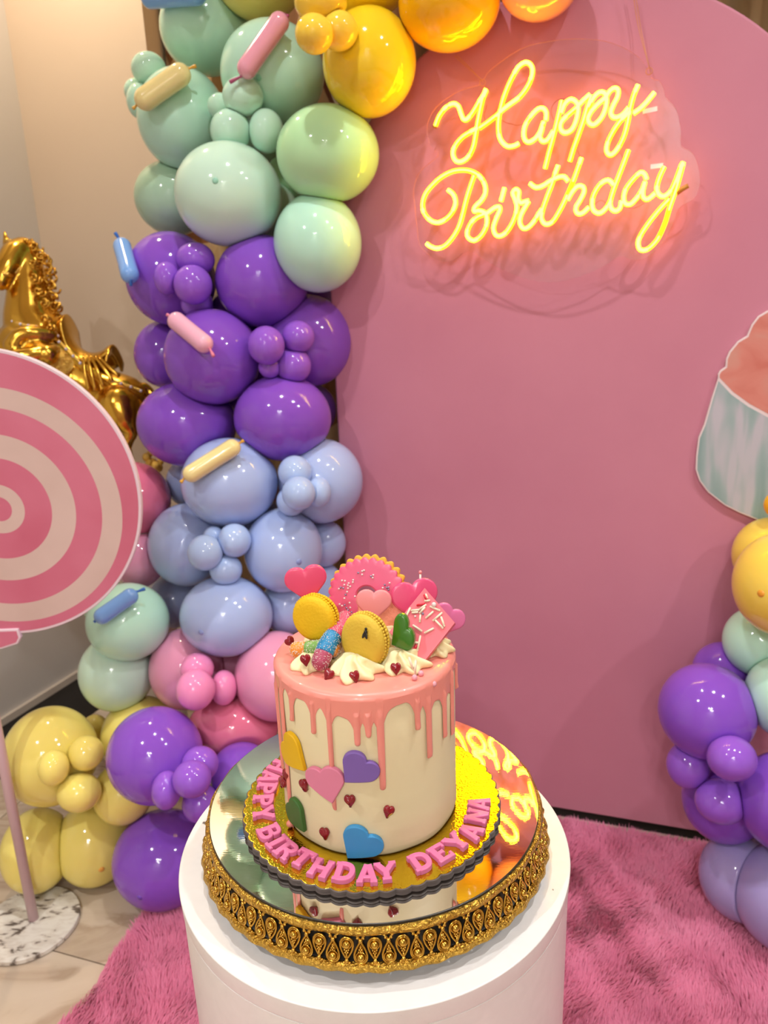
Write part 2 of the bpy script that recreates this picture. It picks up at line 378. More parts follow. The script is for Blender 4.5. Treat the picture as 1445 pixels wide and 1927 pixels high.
STICKS = [('pink',[-0.2295,1.1487,1.8096],[-0.158,1.1694,1.8971],0.0213,[-0.2681,1.1428,1.7824],[-0.1372,1.1718,1.9089],'pink stick balloon on the mint balloon beside the yellow trio'),('cream',[-0.4705,1.2252,1.7755],[-0.3916,1.2333,1.8221],0.0248,[-0.5002,1.2209,1.7554],[-0.3536,1.2344,1.8389],'pale yellow stick balloon across the large mint balloon at the wall side'),('skyblue',[-0.4808,1.4105,2.0285],[-0.3584,1.3426,2.0105],0.0222,[-0.4949,1.4085,2.0218],[-0.334,1.3437,2.0143],'sky blue stick balloon at the very top of the garland'),('skyblue',[-0.5574,1.2054,1.4669],[-0.5235,1.1242,1.4034],0.0205,[-0.5733,1.2149,1.4993],[-0.5221,1.1172,1.3794],'upright sky blue stick balloon beside the uppermost purple balloon'),('palepink',[-0.4113,1.0505,1.2997],[-0.3472,1.0,1.2542],0.0206,[-0.436,1.0674,1.3146],[-0.3242,0.9792,1.2273],'pale pink stick balloon lying across a purple balloon'),('cream',[-0.3922,0.9588,0.9806],[-0.3055,0.9851,1.0284],0.0198,[-0.4159,0.9482,0.9639],[-0.2786,0.9926,1.0425],'cream stick balloon lying across a pale blue balloon'),('skyblue',[-0.5978,0.8709,0.6911],[-0.545,0.9036,0.7202],0.0186,[-0.6139,0.8602,0.6816],[-0.5134,0.9174,0.7322],'sky blue stick balloon across the mint balloon near the lollipop')]
TUBES = [[(-0.2829,1.6717),(-0.2744,1.6889),(-0.261,1.7028),(-0.2449,1.7091),(-0.234,1.7037),(-0.2281,1.689),(-0.2232,1.6787),(-0.2153,1.678),(-0.2033,1.6901),(-0.1915,1.7065),(-0.1817,1.7194),(-0.1768,1.7293)],[(-0.1759,1.7275),(-0.1837,1.7109),(-0.1896,1.6888),(-0.1945,1.6663),(-0.1986,1.6453),(-0.2036,1.6242),(-0.2137,1.607),(-0.2279,1.599),(-0.2401,1.6018),(-0.246,1.6151),(-0.2418,1.6293),(-0.2275,1.6443),(-0.2095,1.6534),(-0.1955,1.6584)],[(-0.1906,1.6589),(-0.1739,1.6679),(-0.1563,1.6786),(-0.1409,1.6893),(-0.1257,1.6982),(-0.1105,1.707),(-0.0956,1.7226),(-0.0865,1.7402),(-0.0849,1.7552),(-0.0907,1.765),(-0.1,1.7677),(-0.1112,1.7623),(-0.1205,1.7507),(-0.1317,1.7315),(-0.1411,1.7101),(-0.1477,1.6882),(-0.1514,1.6659),(-0.1504,1.6446),(-0.1444,1.6299),(-0.1327,1.62),(-0.1191,1.6198),(-0.1095,1.6234)],[(-0.0566,1.6605),(-0.0563,1.6743),(-0.0621,1.6825),(-0.0724,1.6827),(-0.0854,1.6719),(-0.0965,1.6573),(-0.1001,1.6419),(-0.0971,1.6285),(-0.0884,1.6242),(-0.0771,1.6294),(-0.0678,1.6408),(-0.0616,1.6575)],[(-0.0607,1.6592),(-0.065,1.6423),(-0.0676,1.632),(-0.0628,1.6237),(-0.0543,1.6239),(-0.0469,1.632),(-0.0415,1.6401)],[(-0.0268,1.6931),(-0.0309,1.6731),(-0.0368,1.648),(-0.0436,1.6226),(-0.0497,1.6003),(-0.0566,1.5725)],[(-0.0272,1.6711),(-0.0211,1.6858),(-0.0113,1.6933),(-0.0021,1.6907),(0.0046,1.6816),(0.005,1.668),(0.001,1.6514),(-0.0068,1.6384),(-0.0188,1.6351),(-0.0273,1.6419),(-0.0267,1.6539),(-0.0159,1.6649),(0.0002,1.6769),(0.0143,1.689),(0.0266,1.6987)],[(0.0294,1.6967),(0.0229,1.6781),(0.0164,1.655),(0.0073,1.6285),(-0.0012,1.605),(-0.0079,1.582)],[(0.0247,1.6762),(0.034,1.6921),(0.0444,1.7002),(0.0534,1.6984),(0.0583,1.688),(0.0572,1.6714),(0.0499,1.6553),(0.0377,1.6446),(0.0285,1.6471),(0.0246,1.656),(0.0296,1.6673),(0.0417,1.6796),(0.0556,1.6899),(0.064,1.7007),(0.0726,1.7047),(0.079,1.7008),(0.0786,1.6893),(0.0721,1.6766),(0.0674,1.6637),(0.0713,1.6549),(0.0803,1.6533),(0.0907,1.6581),(0.0999,1.6681)],[(0.1153,1.706),(0.1084,1.6895),(0.1033,1.6686),(0.0994,1.6422),(0.0943,1.6208),(0.0862,1.6028),(0.076,1.5899),(0.068,1.588),(0.0622,1.5962),(0.0643,1.6115),(0.0742,1.6311),(0.0876,1.6484),(0.1012,1.6588)],[(0.1092,1.6572),(0.1218,1.6651),(0.1318,1.674),(0.1399,1.6831),(0.1455,1.6898)],[(-0.2578,1.5466),(-0.2472,1.538),(-0.242,1.526),(-0.2433,1.5124),(-0.2531,1.4972),(-0.2685,1.4862),(-0.2838,1.4832),(-0.299,1.4901),(-0.3108,1.5047),(-0.3137,1.5228),(-0.3067,1.5421),(-0.2911,1.5586),(-0.2714,1.5727),(-0.2478,1.5816),(-0.2224,1.5825),(-0.2014,1.5761),(-0.1869,1.5646),(-0.1786,1.5487),(-0.1786,1.5333),(-0.1869,1.5204),(-0.1996,1.5096),(-0.2018,1.5009),(-0.1912,1.5012),(-0.1796,1.4966),(-0.1744,1.4846),(-0.1764,1.469),(-0.187,1.4519),(-0.202,1.4427),(-0.2148,1.4494),(-0.2169,1.4614),(-0.2082,1.4787),(-0.1933,1.4897),(-0.1744,1.4953),(-0.1597,1.5041),(-0.1494,1.5064),(-0.1473,1.5004),(-0.1514,1.491),(-0.1576,1.4777),(-0.1607,1.4642),(-0.1564,1.4522),(-0.147,1.4487),(-0.1345,1.4549),(-0.1222,1.4718),(-0.1142,1.4907),(-0.1123,1.5059),(-0.1165,1.5196),(-0.1207,1.5313),(-0.1147,1.5375),(-0.1085,1.5323),(-0.1094,1.521),(-0.1052,1.5112),(-0.0961,1.5125),(-0.088,1.5139)],[(-0.2015,1.5704),(-0.21,1.549),(-0.2186,1.5244),(-0.2263,1.4975),(-0.234,1.4743),(-0.2472,1.4531),(-0.2649,1.4359),(-0.2826,1.4307),(-0.298,1.4355),(-0.3067,1.442)],[(-0.1382,1.542),(-0.1453,1.5167)],[(-0.088,1.5129),(-0.0959,1.501),(-0.1039,1.4862),(-0.1057,1.4728),(-0.0994,1.4617),(-0.0892,1.4621),(-0.0772,1.473),(-0.0673,1.4878),(-0.0605,1.4969)],[(-0.0306,1.5765),(-0.0365,1.5602),(-0.0425,1.5409),(-0.0519,1.5174),(-0.0595,1.4949),(-0.0613,1.4778),(-0.0528,1.4668),(-0.0389,1.4708),(-0.0242,1.4929),(-0.0142,1.5128),(-0.0005,1.5437),(0.009,1.5705),(0.0147,1.5866)],[(-0.0865,1.547),(-0.0743,1.5384),(-0.0604,1.5403),(-0.0468,1.5477),(-0.0342,1.5531),(-0.0259,1.5549),(-0.0175,1.5539),(-0.0099,1.5454)],[(-0.0099,1.5105),(-0.0019,1.524),(0.0082,1.5342),(0.0186,1.5335),(0.022,1.5243),(0.0152,1.5089),(0.0073,1.4954),(0.0098,1.4841),(0.0203,1.4835),(0.0324,1.4938)],[(0.0789,1.5321),(0.0674,1.5417),(0.0534,1.5359),(0.0418,1.519),(0.0383,1.5014),(0.042,1.4872),(0.0536,1.4814),(0.0655,1.4897),(0.075,1.5069)],[(0.1035,1.5937),(0.0965,1.5733),(0.0877,1.549),(0.0784,1.5224),(0.0732,1.5011),(0.0758,1.489),(0.0842,1.4835),(0.0921,1.488),(0.095,1.5016)],[(0.1401,1.5374),(0.1356,1.5473),(0.1275,1.5508),(0.1143,1.5393),(0.102,1.5227),(0.0988,1.5072),(0.1023,1.4962),(0.1125,1.4946),(0.124,1.5056),(0.1331,1.5205),(0.136,1.53)],[(0.1373,1.5337),(0.1343,1.5165),(0.1359,1.5057),(0.1441,1.5013),(0.1574,1.5111)],[(0.1713,1.5579),(0.1636,1.5395),(0.1598,1.5205),(0.1655,1.5076),(0.1755,1.505),(0.1866,1.5148),(0.1949,1.5352),(0.2022,1.5583),(0.205,1.56),(0.2006,1.5386),(0.1945,1.5124),(0.1865,1.4859),(0.1787,1.4546),(0.1665,1.4255),(0.1494,1.4083),(0.1352,1.408),(0.1305,1.4214),(0.1357,1.4372),(0.1505,1.4602),(0.1671,1.4809),(0.1837,1.4986)]]
DEADTUBE = [(0.1967,1.5084),(0.206,1.5154),(0.2171,1.5213)]
SIGN = [(-0.1816,1.7505),(-0.1677,1.7653),(-0.109,1.795),(-0.0473,1.8015),(0.0088,1.798),(0.0641,1.7845),(0.1154,1.7535),(0.1379,1.7182),(0.1526,1.7109),(0.1617,1.6963),(0.1668,1.6802),(0.1865,1.6587),(0.197,1.6222),(0.1998,1.594),(0.2203,1.5803),(0.2323,1.5552),(0.2385,1.5263),(0.2303,1.4981),(0.2043,1.4832),(0.1954,1.4585),(0.1805,1.4253),(0.1522,1.3943),(0.1218,1.3891),(0.0949,1.3969),(0.0554,1.3742),(-0.0082,1.3541),(-0.0648,1.3539),(-0.1228,1.3723),(-0.1718,1.3976),(-0.2163,1.423),(-0.2516,1.4035),(-0.2872,1.4075),(-0.3226,1.4375),(-0.3294,1.4755),(-0.3333,1.522),(-0.335,1.5542),(-0.3189,1.5891),(-0.2785,1.617),(-0.2978,1.6406),(-0.302,1.6758),(-0.2817,1.7083),(-0.2333,1.7331),(-0.1932,1.7393),(-0.1909,1.7486)]
GLINTS = [[(0.1259,1.6599),(0.1526,1.6628)],[(0.146,1.5608),(0.1693,1.5618)]]
CORDS = [[(-0.2463,1.8018),(-0.2163,1.7747),(-0.1845,1.7459)],[(-0.2408,1.8021),(-0.2108,1.7732),(-0.1824,1.7418)],[(0.0958,1.8769),(0.1099,1.8107),(0.1343,1.7322)],[(0.0997,1.8764),(0.115,1.8057),(0.1368,1.723)]]
WIRES = [[(-0.1789,1.7038),(-0.1808,1.6943),(-0.1844,1.6858),(-0.1818,1.6767)],[(-0.1464,1.6716),(-0.1376,1.6664),(-0.1278,1.6637),(-0.1162,1.66),(-0.1027,1.6614)],[(-0.0221,1.6991),(-0.0369,1.698),(-0.0469,1.6878),(-0.0485,1.6759),(-0.0435,1.6633)],[(0.088,1.5928),(0.0941,1.5802)],[(0.005,1.6032),(0.0111,1.5904)],[(0.0416,1.4994),(0.0538,1.5067),(0.0644,1.5),(0.0596,1.4912)],[(0.0954,1.495),(0.1161,1.4877),(0.1379,1.4952)]]
CUP_W = [(0.3025,1.1474),(0.2931,1.1053),(0.2827,1.0497),(0.2737,1.0213),(0.2722,0.9805),(0.2732,0.9516),(0.2825,0.927),(0.3012,0.9027),(0.3371,0.875),(0.368,0.8599),(0.406,0.8452),(0.4425,0.8188),(0.4842,0.8096),(0.5124,0.828),(0.5225,0.881),(0.5254,0.9438),(0.5326,1.0162)]
CUP_F = [(0.3025,1.1474),(0.3018,1.1559),(0.3049,1.1628),(0.3149,1.1711),(0.3147,1.1864),(0.3195,1.2014),(0.3336,1.2219),(0.35,1.2328),(0.3526,1.242),(0.3567,1.2548),(0.3672,1.271),(0.3836,1.2815),(0.4112,1.2916),(0.4516,1.2642),(0.4852,1.2124),(0.5069,1.1604),(0.5272,1.0972),(0.5396,1.0545),(0.5326,1.0162)]
CUP_B = [(0.3025,1.1474),(0.3318,1.1173),(0.3659,1.0924),(0.4033,1.0715),(0.4706,1.0367),(0.5326,1.0162)]
DRIPS = [(-1.2636,0.9118,0.00166),(-1.0777,0.8576,0.00221),(-0.8573,0.9847,0.00194),(-0.5494,0.9816,0.00221),(-0.3618,0.9073,0.00221),(-0.0784,0.9757,0.00277),(0.036,0.9838,0.00249),(0.1577,0.9296,0.00277),(0.5642,0.9811,0.00249),(0.7134,0.9469,0.00277),(0.9803,0.9561,0.00221),(1.1803,0.9487,0.00194)]
BAND = [(-1.0499,1.0145),(-0.8901,1.0114),(-0.675,1.0115),(-0.4417,1.0096),(-0.1887,1.0024),(-0.0108,1.0037),(0.1165,1.0029),(0.3286,1.0111),(0.4279,1.012),(0.6388,1.0054),(0.8529,1.0002),(1.1225,0.9984)]
SIDE_HEARTS = [('yellow',(-0.6846,0.9417),(-1.0084,0.9587)),('violet',(-0.2208,0.9413),(0.0053,0.9623)),('pink',(-0.365,0.9173),(-0.4791,0.9478)),('green',(-0.76,0.873),(-1.0181,0.8909)),('blue',(-0.241,0.8612),(-0.0129,0.8859))]
SIDE_CANDY = [(-1.1047,0.9169),(-1.2754,0.898),(-0.7322,0.9237),(-0.1852,0.9208),(0.1988,0.9078),(-0.4918,0.8802)]
LETTERS = [('H',-2.0578,0.1132),('A',-1.8797,0.1127),('P',-1.7088,0.1097),('P',-1.5295,0.1093),('Y',-1.3459,0.1086),('B',-1.0806,0.1091),('I',-0.926,0.1092),('R',-0.783,0.1092),('T',-0.6092,0.1074),('H',-0.4106,0.1107),('D',-0.2136,0.1096),('A',-0.028,0.1106),('Y',0.1216,0.1091),('D',0.4257,0.1078),('E',0.6242,0.1084),('Y',0.8156,0.1081),('A',0.9881,0.112),('N',1.1932,0.1093),('A',1.3593,0.1084)]
TOP = {'donut':[0.0032,0.02,1.067],'heartL':[-0.0523,0.0,1.0901],'heartP':[0.0101,-0.012,1.071],'macP':[0.0148,0.006,1.048],'macL':[-0.0488,-0.022,1.0623],'macF':[-0.0034,-0.05,1.0514],'wormA':[[-0.0138,0.0,1.0564],[-0.0219,-0.018,1.0518],[-0.0326,-0.038,1.0452],[-0.042,-0.055,1.0288]],'wormB':[[-0.0693,-0.024,1.0338],[-0.0519,-0.028,1.0367],[-0.0355,-0.034,1.0401],[-0.0219,-0.036,1.0378]],'green':[0.0351,-0.038,1.0524],'slab':[[0.0492,-0.049,1.0233],[0.0586,-0.004,1.0833],[0.0843,-0.03,1.0582]],'heartB':[0.0504,0.012,1.0634],'heartR':[0.0807,0.014,1.0405],'stickA':[[0.0562,0.022,1.089],[0.0542,0.022,1.0696]],'stickB':[[0.0697,0.02,1.0732],[0.0664,0.02,1.061]],'reds':[[-0.0522,-0.052,1.0372],[-0.0318,-0.0614,1.027],[-0.0079,-0.069,1.028],[0.0284,-0.06,1.0295],[-0.0701,-0.01,1.0358]],'pearls':[[0.0444,-0.0713,1.0265],[0.0504,-0.0641,1.0265],[0.0612,-0.069,1.0183]],'fly':[0.0034,-0.07,1.0719]}
LOLLI = ([-0.7124,0.725,1.0022],)
HORSE = {'neck':[[-0.9004,1.5017,1.249,0.0851],[-0.925,1.5144,1.2922,0.0763],[-0.9289,1.5289,1.3416,0.066],[-0.9313,1.5434,1.391,0.0558],[-0.9352,1.5579,1.4405,0.0455],[-0.9397,1.5683,1.4759,0.0396]],'head':[[-0.9437,1.5709,1.4845,0.0396],[-0.9553,1.5474,1.4757,0.0392],[-0.9648,1.5131,1.4475,0.033],[-0.9729,1.4902,1.4227,0.0257],[-0.9774,1.4742,1.4037,0.0213]],'lip':[[-0.9707,1.4853,1.4062,0.0128],[-0.9716,1.4769,1.3953,0.0114]],'torso':[[-0.9675,1.4942,1.2233,0.0734],[-0.9024,1.4872,1.1998,0.0851],[-0.8167,1.4698,1.1403,0.0778],[-0.7448,1.4586,1.1024,0.0704],[-0.6839,1.453,1.0832,0.069],[-0.6654,1.4487,1.0684,0.0528]],'armA':[[-0.9549,1.4614,1.2537,0.0432],[-0.8903,1.4016,1.2277,0.0365],[-0.8401,1.3776,1.2167,0.0278]],'armB':[[-0.8481,1.4225,1.2633,0.024],[-0.8796,1.3937,1.2716,0.0209],[-0.9057,1.3822,1.2679,0.0221],[-0.9247,1.3754,1.2447,0.0249]],'armC':[[-0.8356,1.3901,1.2238,0.0224],[-0.87,1.3576,1.2196,0.0207],[-0.9095,1.3463,1.2166,0.0206]],'thigh':[[-0.6779,1.3976,1.0722,0.0573],[-0.6657,1.3795,1.0458,0.0428],[-0.6524,1.3721,1.0207,0.0242],[-0.646,1.3668,1.0027,0.0171],[-0.6523,1.3628,0.9892,0.0143],[-0.6601,1.3581,0.9731,0.0157]],'thigh2':[[-0.7271,1.4959,1.0518,0.0541],[-0.7323,1.4931,1.007,0.0362],[-0.7416,1.4805,0.9639,0.0211],[-0.7503,1.4721,0.9352,0.0166]],'tail':[[-0.6239,1.4623,1.1148,0.0132],[-0.6082,1.4588,1.1029,0.0103],[-0.5973,1.4529,1.0828,0.0088],[-0.5972,1.4425,1.0476,0.0073]]}
HEARS = [[[-0.9775,1.5551,1.5016,0.0131],[-0.9846,1.5666,1.5409,0.0029]],[[-0.9495,1.5945,1.4941,0.0133],[-0.9439,1.6032,1.5237,0.003]]]
HMANE = [[-0.9196,1.5756,1.5005,0.0088],[-0.9026,1.5712,1.4858,0.0088],[-0.8873,1.5649,1.4641,0.0088],[-0.8747,1.5606,1.4495,0.0103],[-0.8668,1.5539,1.4267,0.0088],[-0.8647,1.5477,1.4055,0.0088],[-0.8598,1.5406,1.3813,0.0088],[-0.8579,1.5331,1.3559,0.0088],[-0.853,1.526,1.3318,0.0088],[-0.8495,1.5189,1.3077,0.0088],[-0.8462,1.5115,1.2822,0.0088],[-0.8558,1.5054,1.2615,0.0088],[-0.8625,1.4992,1.2406,0.0073],[-0.8851,1.507,1.4444,0.0072],[-0.8839,1.4948,1.4031,0.0072],[-0.8737,1.4858,1.3724,0.0072],[-0.8564,1.466,1.3404,0.0071],[-0.8467,1.4435,1.2994,0.0071],[-0.8349,1.4366,1.2758,0.0071]]
HSADDLE = [[-0.8258,1.5208,1.3139,0.0],[-0.8225,1.5124,1.2856,0.0],[-0.8163,1.5041,1.2572,0.0],[-0.8026,1.4973,1.2341,0.0],[-0.7813,1.4921,1.2164,0.0],[-0.7551,1.4902,1.2098,0.0],[-0.7285,1.492,1.2159,0.0],[-0.7133,1.4951,1.2266,0.0],[-0.7016,1.4954,1.2276,0.0],[-0.7055,1.488,1.2023,0.0]]
HTASSEL = [[[-0.7617,1.4123,1.2108,0.0057],[-0.754,1.3894,1.1681,0.0056],[-0.7447,1.3749,1.1191,0.0056]],[[-0.7518,1.4126,1.2118,0.0057],[-0.7371,1.3892,1.1675,0.0056],[-0.7278,1.3752,1.1198,0.0056]],[[-0.7419,1.4121,1.2101,0.0057],[-0.7201,1.3898,1.1696,0.0056],[-0.707,1.3797,1.1283,0.0056]],[[-0.7307,1.4112,1.207,0.0057],[-0.7035,1.3958,1.1725,0.0056],[-0.6835,1.3869,1.1419,0.0056]],[[-0.7214,1.4154,1.2035,0.0057],[-0.6924,1.402,1.1757,0.0057],[-0.6678,1.3953,1.153,0.0057]]]
HSTRAP = [[[-0.9577,1.4554,1.3044,0.0057],[-0.9111,1.426,1.293,0.0056],[-0.8748,1.421,1.2864,0.0056],[-0.8395,1.424,1.2684,0.0056],[-0.8242,1.4317,1.259,0.0057]],[[-0.8281,1.4242,1.2514,0.0042],[-0.7954,1.408,1.2208,0.0042],[-0.7663,1.4009,1.1898,0.0042]],[[-0.695,1.3928,1.1445,0.0042],[-0.6541,1.3918,1.1304,0.0043],[-0.6177,1.4087,1.1098,0.0043]]]
HBLANKET = [[-0.8772,1.4994,1.2411,0.0],[-0.9208,1.4812,1.1793,0.0],[-0.9038,1.4769,1.1646,0.0],[-0.8458,1.4713,1.1456,0.0],[-0.8018,1.4708,1.1439,0.0],[-0.7859,1.4798,1.1743,0.0],[-0.8212,1.4905,1.2109,0.0]]
HEYE = [[-0.9393,1.5107,1.4642,0.0046]]
HHEAD = [[[-0.9632,1.5252,1.4888,0.0036],[-0.9439,1.5173,1.4796,0.0043],[-0.9317,1.5253,1.4712,0.0043],[-0.9191,1.5341,1.4656,0.0036]],[[-0.95,1.515,1.4715,0.0029],[-0.9404,1.5129,1.4718,0.0037],[-0.9324,1.5161,1.4682,0.0029]],[[-0.9621,1.4651,1.426,0.0042],[-0.9528,1.4719,1.4244,0.0057],[-0.9502,1.4891,1.4191,0.0043]],[[-0.955,1.4871,1.4193,0.0043],[-0.9371,1.5043,1.4353,0.005],[-0.9203,1.5251,1.453,0.0043],[-0.9175,1.547,1.4743,0.0044]],[[-0.9779,1.5486,1.515,0.0043],[-0.9612,1.5423,1.5113,0.0058],[-0.9465,1.5458,1.5055,0.0058]]]
HBASE = [[-0.6577,1.3977,0.8949,0.066],[-0.6057,1.4025,0.9113,0.0352]]
CENTRES = {'A':[0.4428,1.0287,0.03],'d':[0.9479,-0.3187,0.0],'n':[0.3187,0.9479,0.0]}

PA, PD, PN = V(*CENTRES['A']), V(*CENTRES['d']), V(*CENTRES['n'])
PA[2] = 0.0

def room(s, t, z):
    """s along the pink arch, t behind its face, z up"""
    return PA + PD * s + PN * t + V(0, 0, z)

ROOMAX = np.array([PD, PN, V(0, 0, 1)])

# ------------------------------------------------------------------ setting
m_wall = mat('wall_paint', 'E8D4BE', 0.55)
base(m_wall, ramp(m_wall, noise_tex(m_wall, coord(m_wall, 'Object'), 1.2, 2), [(0.3, 'E6D2BC'), (0.7, 'EBD9C5')]))
m_wall2 = mat('wall_paint_grey', 'D8D3CE', 0.45)
m_white = mat('ceiling_white', 'E8E2D8', 0.7)
m_skirt = mat('skirting_paint', 'D8CCBE', 0.4)
m_black = mat('black_granite', '0A0A0B', 0.35)
m_grout = mat('grout', '6A5444', 0.8)
m_tile = mat('marble_tile', 'C9B39C', 0.22, coat=0.2)
_c = coord(m_tile, 'Object', (1.0, 3.2, 1.0), (0, 0, 0.9))
_n1 = noise_tex(m_tile, _c, 2.2, 8, 1.2)
base(m_tile, ramp(m_tile, _n1, [(0.30, 'A8937C'), (0.43, 'C2AE98'), (0.5, 'B49E88'), (0.56, 'CDBBA6'), (0.75, 'D8C8B4')]))

corner = V(-1.085, 2.045, 0)
WD = V(0.392, 0.920, 0)
WD /= np.linalg.norm(WD)
WN = V(WD[1], -WD[0], 0)                      # points into the room
def slab(name, p0, p1, z0, z1, nrm, th, m, parent=None):
    p0, p1 = V(*p0), V(*p1)
    c = (p0 + p1) / 2 - V(*nrm) * th / 2
    c[2] = (z0 + z1) / 2
    d = (p1 - p0); L = np.linalg.norm(d); d /= L
    v, f = box(c, (L / 2, th / 2, (z1 - z0) / 2), np.array([d, V(*nrm), V(0, 0, 1)]))
    o = mesh(name, v, f, m, parent, loc=None if parent is not None else (c[0], c[1], z0), smooth=False)
    if parent is None: o['kind'] = 'structure'
    return o
slab('wall_left', corner - WD * 5.6, corner, 0, CEIL, WN, 0.1, m_wall2)
jamb_s = -1.285
cs = (corner - PA) @ PD
ct = (corner - PA) @ PN
slab('wall_back', room(cs, ct, 0), room(jamb_s, ct, 0), 0, CEIL, -PN, 0.14, m_wall)
slab('wall_far', room(jamb_s - 0.2, ct + 0.34, 0), room(3.4, ct + 0.34, 0), 0, CEIL, -PN, 0.1, m_wall)
slab('wall_front', room(-2.6, -4.2, 0), room(3.4, -4.2, 0), 0, CEIL, PN, 0.1, m_white)
slab('wall_right', room(3.4, ct + 0.3, 0), room(3.4, -4.2, 0), 0, CEIL, -PD, 0.1, m_white)
slab('baseboard_left', corner - WD * 5.2 + WN * 0.012, corner + WN * 0.012, 0, 0.028, WN, 0.012, m_skirt)
slab('baseboard_back', room(cs, ct - 0.012, 0), room(jamb_s, ct - 0.012, 0), 0, 0.028, -PN, 0.012, m_skirt)
v, f = box(room(0.5, -1.5, CEIL + 0.03), (3.6, 3.2, 0.03), ROOMAX)
tag(mesh('ceiling', v, f, m_white, loc=room(0.5, -1.5, CEIL), smooth=False), kind='structure')
v, f = box(room(0.5, -1.5, -0.02), (3.6, 3.2, 0.015), ROOMAX)
floor = tag(mesh('floor', v, f, m_grout, loc=room(0.5, -1.5, 0), smooth=False), kind='structure')
tl = None
for i in range(-2, 3):
    for j in range(-4, 3):
        c = room(-0.85 + i * 1.2, -1.02 + j * 0.6, 0)
        if tl is None:
            p, f = prism([(-0.5985, -0.2985), (0.5985, -0.2985), (0.5985, 0.2985), (-0.5985, 0.2985)], 0.0055, 0.001, 2)
            tl = mesh('tile', place(p, c - V(0, 0, 0.0055), PD, PN, V(0, 0, 1)), f, m_tile, floor, loc=c, smooth=False)
        else:
            o = tl.copy()
            COL.objects.link(o)
            o.location = tuple(c - V(*floor.location))
v, f = box(corner - WD * 1.5 + WN * 0.127 + V(0, 0, 0.0015), (1.5, 0.115, 0.0015), np.array([WD, WN, V(0, 0, 1)]))
tag(mesh('trim_1', v, f, m_black, loc=corner - WD * 1.5, smooth=False), kind='structure')

# round ceiling downlight rings around the lamps
m_chrome = mat('lamp_ring', 'D8D8D8', 0.3, 0.8)
ringm = None
for k, (_x, _y, _p, _w, _n) in enumerate(LAMPS):
    if ringm is None:
        v, f = lathe([(0.047, 0), (0.05, -0.006), (0.062, -0.004), (0.064, 0.0)], 32, (_x, _y, CEIL))
        ringm = mesh('downlight_ring', v, f, m_chrome, loc=(_x, _y, CEIL))
        ro = ringm
    else:
        ro = ringm.copy()
        COL.objects.link(ro)
        ro.location = (_x, _y, CEIL)
    tag(ro, 'recessed ceiling downlight ring, ' + _n, 'ceiling light', 'recessed ceiling downlights')

# ------------------------------------------------------------------ patterned curtain behind the arch
m_cur = mat('curtain_cloth', 'B99467', 0.8, sheen=0.2)
_c = coord(m_cur, 'UV', (1, 1, 1))
vo = N(m_cur, 'ShaderNodeTexVoronoi')
vo.inputs['Scale'].default_value = 3.2
vo.inputs['Randomness'].default_value = 0.75
LK(m_cur, _c, vo.inputs['Vector'])
base(m_cur, ramp(m_cur, vo.outputs['Distance'], [(0.0, 'C77F45'), (0.13, 'C77F45'), (0.14, '4A2815'), (0.18, '4A2815'), (0.19, 'E8DCC6'), (0.215, '5A3018'), (0.26, '5A3018'), (0.27, 'E8DCC6'), (0.295, '6B3A1E'), (0.34, '6B3A1E'), (0.35, 'B79A70'), (0.6, 'C4A67C'), (0.75, '8A5A32')], 'CONSTANT'))
def curtain(s0, s1, label):
    n, h = int((s1 - s0) / 0.012), 2.72
    vv, ff = [], []
    for j in range(2):
        for i in range(n + 1):
            s = s0 + (s1 - s0) * i / n
            t = ct + 0.10 + 0.028 * math.sin(s * 40) + 0.012 * math.sin(s * 97 + 1)
            vv.append(room(s, t, 0.02 + j * h))
    for i in range(n):
        ff.append((i, i + 1, n + 2 + i, n + 1 + i))
    o = mesh('curtain', vv, ff, m_cur, loc=room((s0 + s1) / 2, ct + 0.1, 0.02))
    uv = o.data.uv_layers.new(name='UVMap')
    for lp in o.data.loops:
        k = lp.vertex_index
        uv.data[lp.index].uv = ((k % (n + 1)) / n * (s1 - s0) * 1.35, (k // (n + 1)) * h)
    sm = o.modifiers.new('thick', 'SOLIDIFY')
    sm.thickness = 0.003
    return tag(o, label, 'curtain', 'patterned curtains behind the arch')
curtain(jamb_s + 0.01, -0.05, 'beige curtain with brown ring pattern behind the mint balloons')
curtain(-0.03, 2.4, 'beige and brown patterned curtain behind the shoulder of the pink arch')

# ------------------------------------------------------------------ pink arch
m_pink = mat('pink_stretch_fabric', 'CC849C', 0.62, sheen=0.15)
_n = noise_tex(m_pink, coord(m_pink, 'Object'), 3.0, 4)
base(m_pink, ramp(m_pink, _n, [(0.3, 'C87E95'), (0.7, 'CF869C')]))
bump(m_pink, noise_tex(m_pink, coord(m_pink, 'Object'), 9, 3), 0.08, 0.01)
AR, S0 = 0.54, -0.556
sc_ = S0 + AR
arch = [(S0, 0.03), (S0 + 2 * AR, 0.03), (S0 + 2 * AR, 1.372)]
arch += [(sc_ + AR * math.cos(a), 1.372 + AR * math.sin(a)) for a in np.linspace(0, PI, 60)[1:-1]] + [(S0, 1.372)]
root = thing('party_arch', room(sc_, 0.02, 0), 'tall pink fabric arch standing behind the cake', 'backdrop', kind='thing')
p, f = prism(arch, 0.04, 0.006, 3, both=True)
mesh('fabric_panel', place(p, room(0, 0.04, 0), PD, V(0, 0, 1), -PN), f, m_pink, root, smooth='angle')
v, f = box(room(sc_, 0.022, 0.017), (AR - 0.01, 0.012, 0.0165), ROOMAX)
mesh('gap_shade_strip', v, f, m_black, root, smooth=False)  # black strip stands in for the shade in the gap under the panel

